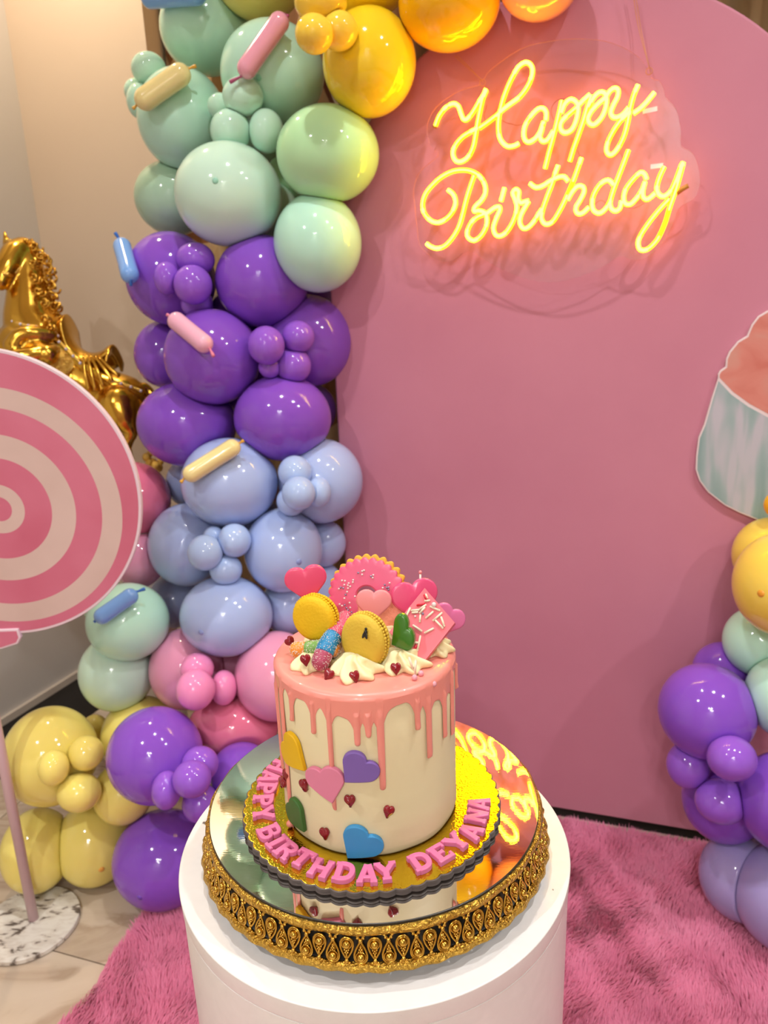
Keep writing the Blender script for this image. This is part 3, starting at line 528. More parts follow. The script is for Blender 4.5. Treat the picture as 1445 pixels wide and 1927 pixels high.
# ------------------------------------------------------------------ rug
m_rugb = mat('rug_backing', 'D86C92', 0.9)
m_fur = mat('rug_pile', 'E0668E', 0.75, sheen=0.3)
_f = noise_tex(m_fur, coord(m_fur, 'Object'), 7.0, 3)
base(m_fur, ramp(m_fur, _f, [(0.3, 'F294B8'), (0.55, 'F59DC0'), (0.75, 'F8ADCB')]))
_tl = N(m_fur, 'ShaderNodeBsdfTranslucent')
_tl.inputs[0].default_value = (*lin('F8A8C8'), 1)
_ms = N(m_fur, 'ShaderNodeMixShader')
_ms.inputs[0].default_value = 0.35
_ou = [n_ for n_ in m_fur.node_tree.nodes if n_.type == 'OUTPUT_MATERIAL'][0]
LK(m_fur, m_fur.node_tree.nodes['Principled BSDF'].outputs[0], _ms.inputs[1])
LK(m_fur, _tl.outputs[0], _ms.inputs[2])
LK(m_fur, _ms.outputs[0], _ou.inputs[0])
rug = thing('fluffy_rug', room(0.2, -0.8, 0.001), 'fluffy bright pink long-pile rug under the plinth', 'rug')
p, f = prism([(-0.84, -1.7), (1.35, -1.7), (1.35, -0.034), (-0.84, -0.034)], 0.006, 0.002, 2)
mesh('backing', place(p, room(0, 0, 0.001), PD, PN, V(0, 0, 1)), f, m_rugb, rug, smooth=False)
nb = 250000
S = rng.uniform(-0.845, 1.05, nb)
T = rng.uniform(-1.22, -0.034, nb)
P0 = PA[None, :] + S[:, None] * PD + T[:, None] * PN
keep = (np.hypot(P0[:, 0], P0[:, 1]) > 0.198)
S, T, P0 = S[keep], T[keep], P0[keep]
nb = len(S)
P0[:, 2] = 0.006
fld = 0.9 + 0.7 * np.sin(4.1 * S + 2.3 * T) + 0.5 * np.sin(7.7 * T - 5.1 * S + 1.3) + 0.45 * np.sin(19 * S + 13 * T) + 0.45 * np.sin(31 * T - 27 * S) + 0.35 * np.sin(47 * T + 61 * S)
ang = fld + rng.normal(0, 0.28, nb)
lean = 0.55 + 0.15 * np.sin(33 * S + 21 * T + 2) + 0.15 * np.sin(51 * T - 19 * S) + rng.normal(0, 0.12, nb)
lean = np.clip(lean * 0.8, 0.1, 0.8)
ln = rng.uniform(0.024, 0.036, nb)
du = np.cos(ang)[:, None] * PD + np.sin(ang)[:, None] * PN
wd = np.cross(du, V(0, 0, 1)) * rng.uniform(0.0013, 0.0022, nb)[:, None]
up_ = V(0, 0, 1)[None, :]
mid = P0 + du * (ln * np.sin(lean) * 0.45)[:, None] + up_ * (ln * np.cos(lean) * 0.62)[:, None]
tip = P0 + du * (ln * np.sin(lean) * 1.1)[:, None] + up_ * (ln * np.cos(lean) * 0.95)[:, None]
vv = np.stack([P0 - wd, P0 + wd, mid + wd * 0.8, mid - wd * 0.8, tip], 1).reshape(-1, 3) - V(*rug.location)
me = bpy.data.meshes.new('pile')
me.vertices.add(nb * 5)
me.vertices.foreach_set('co', vv.ravel())
me.loops.add(nb * 7)
b5 = np.arange(nb)[:, None] * 5
me.loops.foreach_set('vertex_index', np.concatenate([b5 + np.array([[0, 1, 2, 3]]), b5 + np.array([[3, 2, 4]])], 1).ravel().astype(np.int32))
me.polygons.add(nb * 2)
me.polygons.foreach_set('loop_start', np.stack([np.arange(nb) * 7, np.arange(nb) * 7 + 4], 1).ravel().astype(np.int32))
me.update(calc_edges=True)
me.validate()
me.materials.append(m_fur)
o = bpy.data.objects.new('pile', me)
COL.objects.link(o)
o.parent = rug
o['kind'] = 'stuff'

# ------------------------------------------------------------------ balloons
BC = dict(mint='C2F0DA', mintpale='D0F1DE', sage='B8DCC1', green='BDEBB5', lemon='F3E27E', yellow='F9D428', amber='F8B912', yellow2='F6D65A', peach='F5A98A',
          purple='8C54CC', blue='B2C5F2', rose='E67A9A', pink='F0A4C6', lilac='A79BD0')
BM, TM = {}, {}
for k, h in BC.items():
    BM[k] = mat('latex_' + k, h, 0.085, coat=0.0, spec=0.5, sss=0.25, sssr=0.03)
    c = lin(h)
    w_ = (0.9, 0.5, 0.3) if k in ('lemon', 'yellow', 'yellow2', 'amber') else (0.5, 0.75, 0.68) if 'mint' in k else (0.6, 0.6, 0.75)
    TM[k] = mat('latex_nub_' + k, (c[0] * w_[0], c[1] * w_[1], c[2] * w_[2]), 0.3)
for k, cc in (('bright_pink', 'F595C8'), ('small_yellow', 'FAD24A'), ('small_lemon', 'F7E57E'), ('small_mint', 'C8F0DB'), ('small_purple', '9A60D8'), ('small_blue', 'B4CCF8')):
    BM[k] = mat('latex_' + k, cc, 0.085, coat=0.0, spec=0.5, sss=0.25, sssr=0.02)
SMALL = dict(pink='bright_pink', yellow='small_yellow', lemon='small_lemon', mint='small_mint', purple='small_purple', blue='small_blue')
LOCAL = np.array([RT, UP, FW])            # the long axes were measured in this basis
balls = []
for kind, col, x, y, z, R, sx, sy, tp, lab in BALLOONS:
    balls.append((V(x, y, z), R * V(sx, sy, (sx + sy) / 2)))
def radius_along(rad, d):
    l = LOCAL @ d
    return 1.0 / math.sqrt(np.sum((l / rad) ** 2))
for bi, (kind, col, x, y, z, R, sx, sy, tp, lab) in enumerate(BALLOONS):
    c, rad = balls[bi]
    v, f = sphere((0, 0, 0), rad, *((64, 48) if kind == 'L' else (40, 28)), ax=LOCAL)
    v = v + c
    for bj, (c2, rad2) in enumerate(balls):           # flatten where two balloons press on each other
        if bj == bi: continue
        d = c2 - c
        L = np.linalg.norm(d)
        if L > max(rad) + max(rad2): continue
        d /= L
        ra, rb = radius_along(rad, d), radius_along(rad2, -d)
        if ra + rb <= L: continue
        t = (L * L + ra * ra - rb * rb) / (2 * L) - 0.0003
        e = (v - c) @ d - t
        v = v - np.outer(np.maximum(e, 0), d)
    e = (v - PA) @ PN                                   # and where they press on the arch
    s_ = (v - PA) @ PD
    if (c - PA) @ PN < 0 and c[2] < 1.95 and (c - PA) @ PD > -0.75:
        off = 0.014 if c[0] > 0.6 and c[2] > 0.68 else 0.001     # the cupcake board is in between there
        k_ = (e > -off) & (s_ > S0 - 0.055)
        v[k_] -= np.outer(e[k_] + off, PN)
    v[:, 2] = np.maximum(v[:, 2], 0.004)
    mm = BM[SMALL.get(col, col)] if kind == 'S' else BM[col]
    o = mesh('balloon', v, f, mm, loc=c)
    tag(o, lab, 'balloon', ('large' if kind == 'L' else 'small') + (' balloons of the short garland' if c[0] > 0.45 and c[2] < 1.1 else ' balloons of the rainbow garland'))
    if tp:
        d = V(*tp)
        pos = c + d * radius_along(rad, d)
        U_, V_, W_ = frame_from_normal(d)
        vv, ff = sphere(pos - d * 0.001, V(0.007, 0.007, 0.0035), 16, 10, np.array([U_, V_, W_]))
        mesh('nub', vv, ff, TM[col], o, label='darker rubber nub')

# long thin balloons
SC = dict(pink='F2A9BF', cream='F5E3A0', skyblue='7FB0F2', palepink='F0B3CC')
TC = dict(pink='B0507A', cream='E0A93A', skyblue='3A78D0', palepink='E0809C')
for col, p0, p1, r, t0, t1, lab in STICKS:
    p0, p1, t0, t1 = V(*p0), V(*p1), V(*t0), V(*t1)
    ax = (p1 - p0) / np.linalg.norm(p1 - p0)
    path, rr = [], []
    for k in range(9):
        a = -PI / 2 + PI / 2 * k / 8
        path.append(p0 + ax * r * math.sin(a)); rr.append(max(r * math.cos(a), 0.0008))
    for k in range(1, 6):
        path.append(p0 + (p1 - p0) * k / 6); rr.append(r * (1 - 0.02 * math.sin(PI * k / 6)))
    for k in range(9):
        a = PI / 2 * k / 8
        path.append(p1 + ax * r * math.sin(a)); rr.append(max(r * math.cos(a), 0.0008))
    g = G().add(*tube(path, rr, 24))
    ms = mat('latex_stick_' + col, SC[col], 0.15, coat=0.4, sss=0.2)
    o = g.obj('stick_balloon', ms, loc=(p0 + p1) / 2)
    tag(o, lab, 'balloon', 'stick balloons on the rainbow garland')
    for e, t in ((p0 - ax * r * 0.98, t0), (p1 + ax * r * 0.98, t1)):
        L = np.linalg.norm(t - e)
        if L > 0.035: t = e + (t - e) / L * 0.035
        pth = smooth_path([e, e + (t - e) * 0.3, t], 4)
        gg = G().add(*tube(pth, list(np.interp(np.linspace(0, 1, len(pth)), [0, 0.2, 0.5, 0.9, 1], [0.0045, 0.0022, 0.0026, 0.0042, 0.0036])), 10))
        gg.obj('knot', mat('latex_knot_' + col, TC[col], 0.35), o, label='twisted darker end')

# ------------------------------------------------------------------ neon sign
m_acr = bpy.data.materials.new('clear_acrylic')
m_acr.use_nodes = True
nt = m_acr.node_tree
nt.nodes.clear()
_o = nt.nodes.new('ShaderNodeOutputMaterial')
_mx = nt.nodes.new('ShaderNodeMixShader')
_tr = nt.nodes.new('ShaderNodeBsdfTransparent')
_tr.inputs[0].default_value = (0.975, 0.97, 0.975, 1)
_gl = nt.nodes.new('ShaderNodeBsdfGlossy')
_gl.inputs['Roughness'].default_value = 0.08
_mx.inputs[0].default_value = 0.045
nt.links.new(_tr.outputs[0], _mx.inputs[1]); nt.links.new(_gl.outputs[0], _mx.inputs[2]); nt.links.new(_mx.outputs[0], _o.inputs[0])
m_edge = mat('acrylic_edge', 'E2A79C', 0.15, coat=0.3)
m_neon = mat('neon_front', '000000', 0.5, emit=(50, 32, 0.42, 1.0))
m_neon2 = mat('neon_side', '000000', 0.5, emit=(5, 2.0, 0.01, 1.0))
m_dead = mat('unlit_silicone', 'C9862A', 0.4)
m_wire = mat('thin_wire', '8A4A20', 0.5)
m_cord = mat('clear_cord', 'D8906A', 0.35)
m_glint = mat('white_glint', 'E6E9EE', 0.5)
sign_c = np.mean(np.array(SIGN), 0)
sign = thing('neon_sign', room(sign_c[0], -0.035, sign_c[1]), 'lit yellow neon lettering on a clear cloud-shaped plate hung on the arch', 'sign')
sg = [tuple(q) for q in smooth_path([(a, b, 0) for a, b in SIGN], 3, True)]
poly = ccw([(q[0], q[1]) for q in sg])
p, f = prism(poly, 0.004)
idx = [1] * (len(f) - 2) + [0, 0]
mesh('acrylic_plate', place(p, room(0, -0.034, 0), PD, V(0, 0, 1), -PN), f, [m_acr, m_edge], sign, smooth=False, idx=idx)
for tb in TUBES:
    path = smooth_path([room(s, -0.0435, z) for s, z in tb], 4 if len(tb) > 3 else 6)
    v, f = tube(path, 0.0046, 16, nrm=-PN)
    va = np.array(v)
    ii = []
    for q in f:
        if len(q) > 4: ii.append(1); continue
        n_ = np.cross(va[q[1]] - va[q[0]], va[q[2]] - va[q[0]])
        cpt = np.mean(va[list(q)], 0)
        k_ = min(range(len(path)), key=lambda j: np.sum((path[j] - cpt) ** 2))
        d_ = cpt - path[k_]
        ii.append(0 if (d_ @ -PN) / (np.linalg.norm(d_) + 1e-9) > 0.74 else 1)
    mesh('neon_tube', v, f, [m_neon, m_neon2], sign, idx=ii)
G().add(*tube([room(s, -0.043, z) for s, z in DEADTUBE], 0.0045, 10)).obj('neon_tube_end', m_dead, sign, label='unlit end of the tube')
d0 = V(*room(TUBES[0][0][0], -0.0435, TUBES[0][0][1])); d1 = V(*room(TUBES[0][1][0], -0.0435, TUBES[0][1][1]))
G().add(*tube([d0 + (d0 - d1) * 0.22, d0], 0.0047, 10)).obj('neon_tube_end', m_dead, sign, label='unlit end of the tube')
for (a, b) in GLINTS:  # thin white plates stand in for reflections on the clear acrylic
    pa, pb = room(a[0], -0.0385, a[1]), room(b[0], -0.0385, b[1])
    u = (pb - pa) / np.linalg.norm(pb - pa)
    w = np.cross(-PN, u)
    v, f = box((pa + pb) / 2, (np.linalg.norm(pb - pa) / 2, 0.0042, 0.0003), np.array([u, w, -PN]))
    mesh('glint', v, f, m_glint, sign, smooth=False, label='small white painted sticker')
for c_ in CORDS:
    G().add(*tube(smooth_path([room(s, -0.045 if k == 2 else -0.02, z) for k, (s, z) in enumerate(c_)], 5), 0.0008, 6)).obj('hanging_cord', m_cord, sign)
for c_ in WIRES:
    G().add(*tube(smooth_path([room(s, -0.028, z) for s, z in c_], 4), 0.0007, 5)).obj('wire', m_wire, sign)
for (s, z) in (CORDS[0][2], CORDS[2][2]):
    G().add(*tube([room(s + 0.006 * math.cos(a), -0.041, z - 0.004 + 0.006 * math.sin(a)) for a in np.linspace(0, 2 * PI, 13)[:-1]], 0.0009, 6, closed=True)).obj('cord_ring', m_cord, sign)

# ------------------------------------------------------------------ cupcake board
m_foam = mat('white_foam_board', 'E9D9DB', 0.6)
m_frost = mat('print_frosting', 'D98377', 0.6)
base(m_frost, ramp(m_frost, noise_tex(m_frost, coord(m_frost, 'Object', (9, 9, 14)), 1.0, 4, 0.8), [(0.3, 'CF7669'), (0.5, 'D9897C'), (0.7, 'D39A8C')]))
m_wrap = mat('print_wrapper', '8FB0AE', 0.6)
_w = noise_tex(m_wrap, coord(m_wrap, 'Object', (26, 26, 5), (0, 0.22, 0)), 1.0, 2, 0.3)
base(m_wrap, ramp(m_wrap, _w, [(0.36, '8BA6A6'), (0.5, '9FB3B5'), (0.62, 'C0BEC8')]))
wr = [V(*q) for q in CUP_W]                  # down the side, along the bottom, up the far side
fr_ = [V(*q) for q in CUP_F]                 # over the frosting
bd = [V(*q) for q in CUP_B]                  # the wavy line between the two
outer = wr[::-1] + fr_
cen = np.mean(np.array(outer), 0)
cup = thing('cupcake_board', room(cen[0], -0.006, cen[1]), 'flat cut-out cupcake board with pink frosting fixed on the pink arch', 'cut-out board')
p, f = prism(outer, 0.009, 0.0012, 2)
mesh('board', place(p, room(0, -0.001, 0), PD, V(0, 0, 1), -PN), f, m_foam, cup, smooth=False)
p, f = prism(inset(ccw(fr_ + bd[::-1][1:-1]), 0.0032), 0.0006)
mesh('frosting_print', place(p, room(0, -0.0098, 0), PD, V(0, 0, 1), -PN), f, m_frost, cup, smooth=False, label='pink watercolour frosting')
p, f = prism(inset(ccw(wr + bd[::-1][1:-1]), 0.0032), 0.0006)
mesh('wrapper_print', place(p, room(0, -0.0098, 0), PD, V(0, 0, 1), -PN), f, m_wrap, cup, smooth=False, label='pale blue striped wrapper')

# ------------------------------------------------------------------ lollipop board
m_lrim = mat('board_white_edge', 'EBD6E0', 0.55)
m_lp = mat('print_lolly_pink', 'D4708A', 0.6)
m_lc = mat('print_lolly_cream', 'D2AFA4', 0.6)
base(m_lp, ramp(m_lp, noise_tex(m_lp, coord(m_lp, 'Object'), 5, 3), [(0.3, 'CC6680'), (0.7, 'DA7C96')]))
base(m_lc, ramp(m_lc, noise_tex(m_lc, coord(m_lc, 'Object'), 6, 3), [(0.3, 'D2B6AD'), (0.7, 'DDC2BA')]))
LC = V(-0.7124, 0.725, 1.0022)
LR = 0.279
lol = thing('lollipop_stand', (-0.805, 0.737, 0.0), 'giant pink and cream swirl lollipop board on a pink pole', 'lollipop prop')
circ = [(LC[0] + LR * math.cos(a), LC[2] + LR * math.sin(a)) for a in np.linspace(0, 2 * PI, 120)[:-1]]
p, f = prism(circ, 0.010, 0.001, 1)
mesh('disc', place(p, (0, LC[1] + 0.010, 0), V(1, 0, 0), V(0, 0, 1), V(0, -1, 0)), f, m_lrim, lol, smooth=False)
# printed swirl: rings around the eye of the swirl, clipped to the disc
eye = V(-0.703, 0.978)
ringR = [0.0, 0.024, 0.048, 0.099, 0.144, 0.193, 0.231, 0.267]
nA = 128
def ring_pt(k, a):
    rr = ringR[k] + (0.008 * (((a + PI) % (2 * PI)) / (2 * PI)) if 0 < k < 7 else 0) - 0.004
    if k == 7:                                              # outermost follows the disc
        d = V(math.cos(a), math.sin(a))
        o_ = eye - V(LC[0], LC[2])
        bb = o_ @ d
        rr = -bb + math.sqrt(bb * bb - (o_ @ o_ - (LR - 0.0055) ** 2))
    if k == 0: rr = 0
    return (eye[0] + rr * math.cos(a), LC[1] - 0.0004, eye[1] + rr * math.sin(a))
for k in range(7):
    vv, ff = [], []
    for i in range(nA):
        a = 2 * PI * (i + 0.5) / nA
        for kk in (k, k + 1): vv.append(ring_pt(kk, a))
    for i in range(nA):
        a, b = 2 * i, 2 * ((i + 1) % nA)
        ff.append((a, a + 1, b + 1, b))
    mesh('swirl_band', vv, ff, m_lp if k % 2 == 0 else m_lc, lol, smooth=False, label='pink printed swirl band' if k % 2 == 0 else 'cream printed swirl band')
bow = [(-0.905, 0.735), (-0.707, 0.735), (-0.705, 0.716), (-0.713, 0.7035), (-0.745, 0.694), (-0.805, 0.685), (-0.865, 0.692), (-0.905, 0.70)]
p, f = prism(bow, 0.010, 0.001, 1)
mesh('bow_board', place(p, (0, LC[1] + 0.004, 0), V(1, 0, 0), V(0, 0, 1), V(0, -1, 0)), f, m_lrim, lol, smooth=False)
p, f = prism(inset(ccw(bow), 0.004), 0.0005)
mesh('bow_print', place(p, (0, LC[1] - 0.0061, 0), V(1, 0, 0), V(0, 0, 1), V(0, -1, 0)), f, m_lp, lol, smooth=False)
m_pole = mat('pale_pink_pole', 'DDBFC6', 0.4)
G().add(*tube([(-0.805, 0.741, 0.012), (-0.800, 0.746, 1.0)], 0.0108, 20)).obj('pole', m_pole, lol)
m_peel = mat('peeling_white_paint', 'DCD6CC', 0.55)
_n1 = noise_tex(m_peel, coord(m_peel, 'Object', (1, 2.2, 1)), 30, 9, 0.6)
base(m_peel, ramp(m_peel, _n1, [(0.36, '5C5048'), (0.41, '9A9088'), (0.45, 'D2C9BE'), (0.6, 'E2DDD4')]))
v, f = lathe([(0, 0.0005), (0.105, 0.0005), (0.108, 0.003), (0.108, 0.012), (0.1065, 0.0135), (0, 0.0135)], 72, (-0.812, 0.733, 0))
mesh('base_disc', v, f, m_peel, lol, smooth='angle')

# ------------------------------------------------------------------ gold horse on a slim pedestal
m_gold = mat('polished_gold', (0.72, 0.42, 0.06), 0.2, 1.0)
bump(m_gold, noise_tex(m_gold, coord(m_gold, 'Object'), 60, 2), 0.06, 0.004)
m_goldr = mat('grainy_gold', (0.90, 0.62, 0.15), 0.3, 1.0)
bump(m_goldr, noise_tex(m_goldr, coord(m_goldr, 'Object'), 420, 2), 0.8, 0.004)
m_gem = mat('pale_gem', 'E8DCEC', 0.1, coat=0.6)
HB = V(-0.655, 1.40, 0.84)
hc_ = room(0, 0, 0)
ped = thing('pedestal', (HB[0], HB[1], 0.0), 'slim white pedestal hidden behind the balloons under the golden horse', 'pedestal')
m_plw = mat('pedestal_white', 'E3DCD6', 0.5)
v, f = lathe([(0, 0), (0.055, 0), (0.055, 0.818), (0.05, 0.825), (0, 0.825)], 40, (HB[0], HB[1], 0))
mesh('column', v, f, m_plw, ped, smooth='angle')
horse = thing('horse_statue', (HB[0], HB[1], 0.825), 'shiny gold rearing carousel horse statue with saddle by the wall', 'statue')
g = G()
def chain(ch, k=5):
    pts = [V(*q[:3]) for q in ch]; rd = [q[3] for q in ch]
    sp = smooth_path(pts, k)
    rr = np.interp(np.linspace(0, len(rd) - 1, len(sp)), range(len(rd)), rd)
    for q, r_ in zip(sp, rr):
        g.add(*sphere(q, r_, 16, 10))
for ch in HORSE.values():
    chain(ch)
for e in HEARS:
    g.add(*tube(smooth_path([q[:3] for q in e], 4), np.interp(np.linspace(0, 1, 5), [0, 1], [e[0][3], e[1][3]]).tolist(), 10))
hb = g.obj('body', m_gold, horse)
rm = hb.modifiers.new('r', 'REMESH'); rm.mode = 'VOXEL'; rm.voxel_size = 0.0042
sm = hb.modifiers.new('s', 'SMOOTH'); sm.factor = 0.5; sm.iterations = 5
me2 = bpy.data.meshes.new_from_object(hb.evaluated_get(bpy.context.evaluated_depsgraph_get()))
hb.modifiers.clear()
hb.data = me2
me2.polygons.foreach_set('use_smooth', np.ones(len(me2.polygons), dtype=bool))
m_dark = mat('horse_eye', '120C06', 0.2)
for q in HEYE[:1]:
    mesh('eye', *sphere(q[:3], V(q[3] * 1.3, q[3], q[3] * 0.9), 12, 8, LOCAL), m_dark, horse)
g = G()
for l in HHEAD:
    pth = smooth_path([q[:3] for q in l], 5)
    rr_ = np.interp(np.linspace(0, len(l) - 1, len(pth)), range(len(l)), [q[3] for q in l])
    g.add(*tube(pth, rr_.tolist(), 8))
g.obj('bridle', m_goldr, horse)
g = G()
for i, q in enumerate(HMANE):
    c, r_ = V(*q[:3]), q[3]
    for s_ in range(3):
        a0 = random.uniform(0, 6.28)
        pth = []
        for k in range(9):
            a = a0 + k * 0.75
            rr = 0.4 + k * 0.16
            pth.append(c + (RT * math.cos(a) + UP * math.sin(a)) * r_ * rr - FW * (0.004 + 0.012 * s_ + random.uniform(-0.004, 0.004)) + (RT * random.uniform(-1, 1) + UP * random.uniform(-1, 1)) * r_ * 0.25)
        g.add(*tube(smooth_path(pth, 2), 0.0032, 6))
g.obj('mane', m_gold, horse, kind='stuff')
g = G()
prof = smooth_path([q[:3] for q in HSADDLE], 5)
rows = []
for w_ in np.linspace(-1, 1, 13):
    drop = 0.035 * w_ * w_
    rows.append([q + FW * (w_ * 0.062) - V(0, 0, drop) for q in prof])
n_, m_ = len(rows), len(prof)
g.add([q for r_ in rows for q in r_], [(i * m_ + j, i * m_ + j + 1, (i + 1) * m_ + j + 1, (i + 1) * m_ + j) for i in range(n_ - 1) for j in range(m_ - 1)])
so = g.obj('saddle', m_gold, horse)
sm = so.modifiers.new('t', 'SOLIDIFY'); sm.thickness = 0.008
for l in HTASSEL:
    pth = smooth_path([q[:3] for q in l], 5)
    G().add(*tube(pth, [0.0035 + 0.003 * k / len(pth) for k in range(len(pth))], 8)).obj('tassel', m_gold, horse)
for l in HSTRAP:
    pth = smooth_path([q[:3] for q in l], 5)
    st = G().add(*tube(pth, 0.0045, 8)).obj('strap', m_goldr, horse)
    gg = G()
    for q in pth[1::3]:
        gg.add(*sphere(q - FW * 0.004, 0.0042, 10, 8))
    gg.obj('gems', m_gem, st, kind='stuff')
# saddle blanket: a grainy patch lying on the flank
g = G()
bpts = [V(*q[:3]) for q in HBLANKET]
bc = np.mean(np.array(bpts), 0)
rings_ = []
for s_ in (1.0, 0.75, 0.5, 0.25):
    rings_.append([bc + (q - bc) * s_ - FW * (0.078 + 0.014 * (1 - s_ ** 2)) for q in smooth_path(bpts, 4, True)])
nb_ = len(rings_[0])
vv = [q for r_ in rings_ for q in r_] + [bc - FW * 0.093]
ff = [(k * nb_ + i, k * nb_ + (i + 1) % nb_, (k + 1) * nb_ + (i + 1) % nb_, (k + 1) * nb_ + i) for k in range(3) for i in range(nb_)]
ff += [(3 * nb_ + i, 3 * nb_ + (i + 1) % nb_, 4 * nb_) for i in range(nb_)]
g.add(vv, ff)
for k in range(170):
    i_ = random.randrange(nb_); a_, b_ = random.random() ** 0.5, bc - FW * 0.093
    q = rings_[0][i_] * a_ + (b_ + 0 * rings_[0][i_]) * (1 - a_) - FW * (0.008 + 0.010 * a_ * (1 - a_) * 4 * 0.5)
    g.add(*sphere(q, random.uniform(0.002, 0.0042), 7, 5))
so = g.obj('saddle_blanket', m_goldr, horse)
so['kind'] = 'stuff'
g = G()
for i in range(60):
    a, r_ = random.uniform(0, 6.28), math.sqrt(random.uniform(0, 1))
    q = V(HB[0] + 0.055 * r_ * math.cos(a), HB[1] + 0.05 * r_ * math.sin(a), 0.84 + 0.055 * (1 - r_ * r_) + random.uniform(-0.006, 0.006))
    g.add(*sphere(q, random.uniform(0.011, 0.019), 10, 8))
g.add(*lathe([(0, 0.826), (0.062, 0.826), (0.062, 0.835), (0.055, 0.85), (0, 0.87)], 32, (HB[0], HB[1], 0)))
for q in HBASE[1:]:
    for i in range(14):
        g.add(*sphere(V(*q[:3]) + rng.normal(0, 0.011, 3), random.uniform(0.008, 0.014), 10, 8))
for q in (HORSE['thigh'][-1], HORSE['thigh2'][-1]):
    p0_ = V(*q[:3])
    g.add(*tube([p0_, V(p0_[0] * 0.6 + HB[0] * 0.4, p0_[1] * 0.6 + HB[1] * 0.4, 0.87)], 0.012, 8))
g.obj('rockwork_base', m_goldr, horse, kind='stuff')

# ------------------------------------------------------------------ white plinth
ZP = 0.80
m_pl = mat('white_gloss_plinth', 'E6E2DF', 0.32)
_n1 = noise_tex(m_pl, coord(m_pl, 'Object'), 60, 6, 0.5)
base(m_pl, ramp(m_pl, _n1, [(0.235, '6B625C'), (0.26, 'E3DFDC'), (0.8, 'EAE6E3')]))
pl = thing('round_plinth', (0, 0, 0.008), 'white round plinth with chipped edges under the cake tray', 'plinth')
v, f = lathe([(0, 0.008), (0.194, 0.008), (0.1955, 0.012), (0.1984, ZP - 0.022), (0, ZP - 0.022)], 128)
mesh('drum', v, f, m_pl, pl, smooth='angle')
v, f = lathe([(0, ZP - 0.022), (0.1978, ZP - 0.022), (0.1990, ZP - 0.019), (0.2, ZP - 0.0012), (0.1994, ZP - 0.0003), (0.1985, ZP), (0, ZP)], 160)
mesh('top_disc', v, f, m_pl, pl, smooth='angle')

# ------------------------------------------------------------------ gilt mirror tray
m_gilt = mat('antique_gilt', (0.66, 0.40, 0.07), 0.22, 1.0)
m_gilt2 = mat('antique_gilt_chased', (0.62, 0.37, 0.06), 0.28, 1.0)
bump(m_gilt2, noise_tex(m_gilt2, coord(m_gilt2, 'Object'), 260, 3, 1.0), 1.0, 0.004)
m_mir = mat('mirror_glass', (0.88, 0.88, 0.86), 0.015, 1.0)
bump(m_mir, noise_tex(m_mir, coord(m_mir, 'Object', (1, 6, 1), (0, 0, 0.6)), 90, 3), 0.012, 0.0006)
m_mire = mat('mirror_edge_and_shade', '2A2826', 0.3)
TX, TY = 0.0016, 0.0025
tray = thing('mirror_tray', (TX, TY, ZP), 'round mirror-topped tray with gilt filigree gallery holding the cake', 'tray')
v, f = lathe([(0, 0.0529), (0.1662, 0.0529), (0.1670, 0.0524), (0.1670, 0.0502), (0, 0.0502)], 128, (TX, TY, ZP))
fi = [0 if j < 128 else 1 for j in range(len(f))]
mesh('mirror', v, f, [m_mir, m_mire], tray, smooth='angle', idx=fi)
v, f = lathe([(0.1655, 0.0500), (0.1685, 0.0504), (0.1702, 0.0490), (0.1708, 0.0465), (0.1702, 0.0440), (0.168, 0.0425), (0.1655, 0.0425), (0.1655, 0.0500)], 160, (TX, TY, ZP), wob=lambda a, r, z: 0.0006 * math.sin(a * 140) if r > 0.167 else 0)
mesh('top_rim', v, f, m_gilt2, tray)
v, f = lathe([(0.1705, 0.0120), (0.1765, 0.0115), (0.1780, 0.0140), (0.1765, 0.0180), (0.1740, 0.0195), (0.171, 0.0185), (0.1705, 0.0120)], 210, (TX, TY, ZP), wob=lambda a, r, z: 0.0010 * math.sin(a * 46) if r > 0.174 else 0)
mesh('bottom_rim', v, f, m_gilt2, tray)
v, f = lathe([(0.1665, 0.0130), (0.1675, 0.0130), (0.1650, 0.0424), (0.1640, 0.0424), (0.1665, 0.0130)], 96, (TX, TY, ZP))
mesh('shade_band', v, f, m_mire, tray, smooth='angle')  # added dark band, stands in for the shade seen through the gallery
for k in range(6):
    a = 2 * PI * k / 6 + 0.5
    v, f = lathe([(0, 0), (0.005, 0), (0.007, 0.004), (0.0045, 0.009), (0.006, 0.0125), (0, 0.0125)], 16, (TX + 0.155 * math.sin(a), TY - 0.155 * math.cos(a), ZP))
    mesh('foot', v, f, m_gilt, tray)
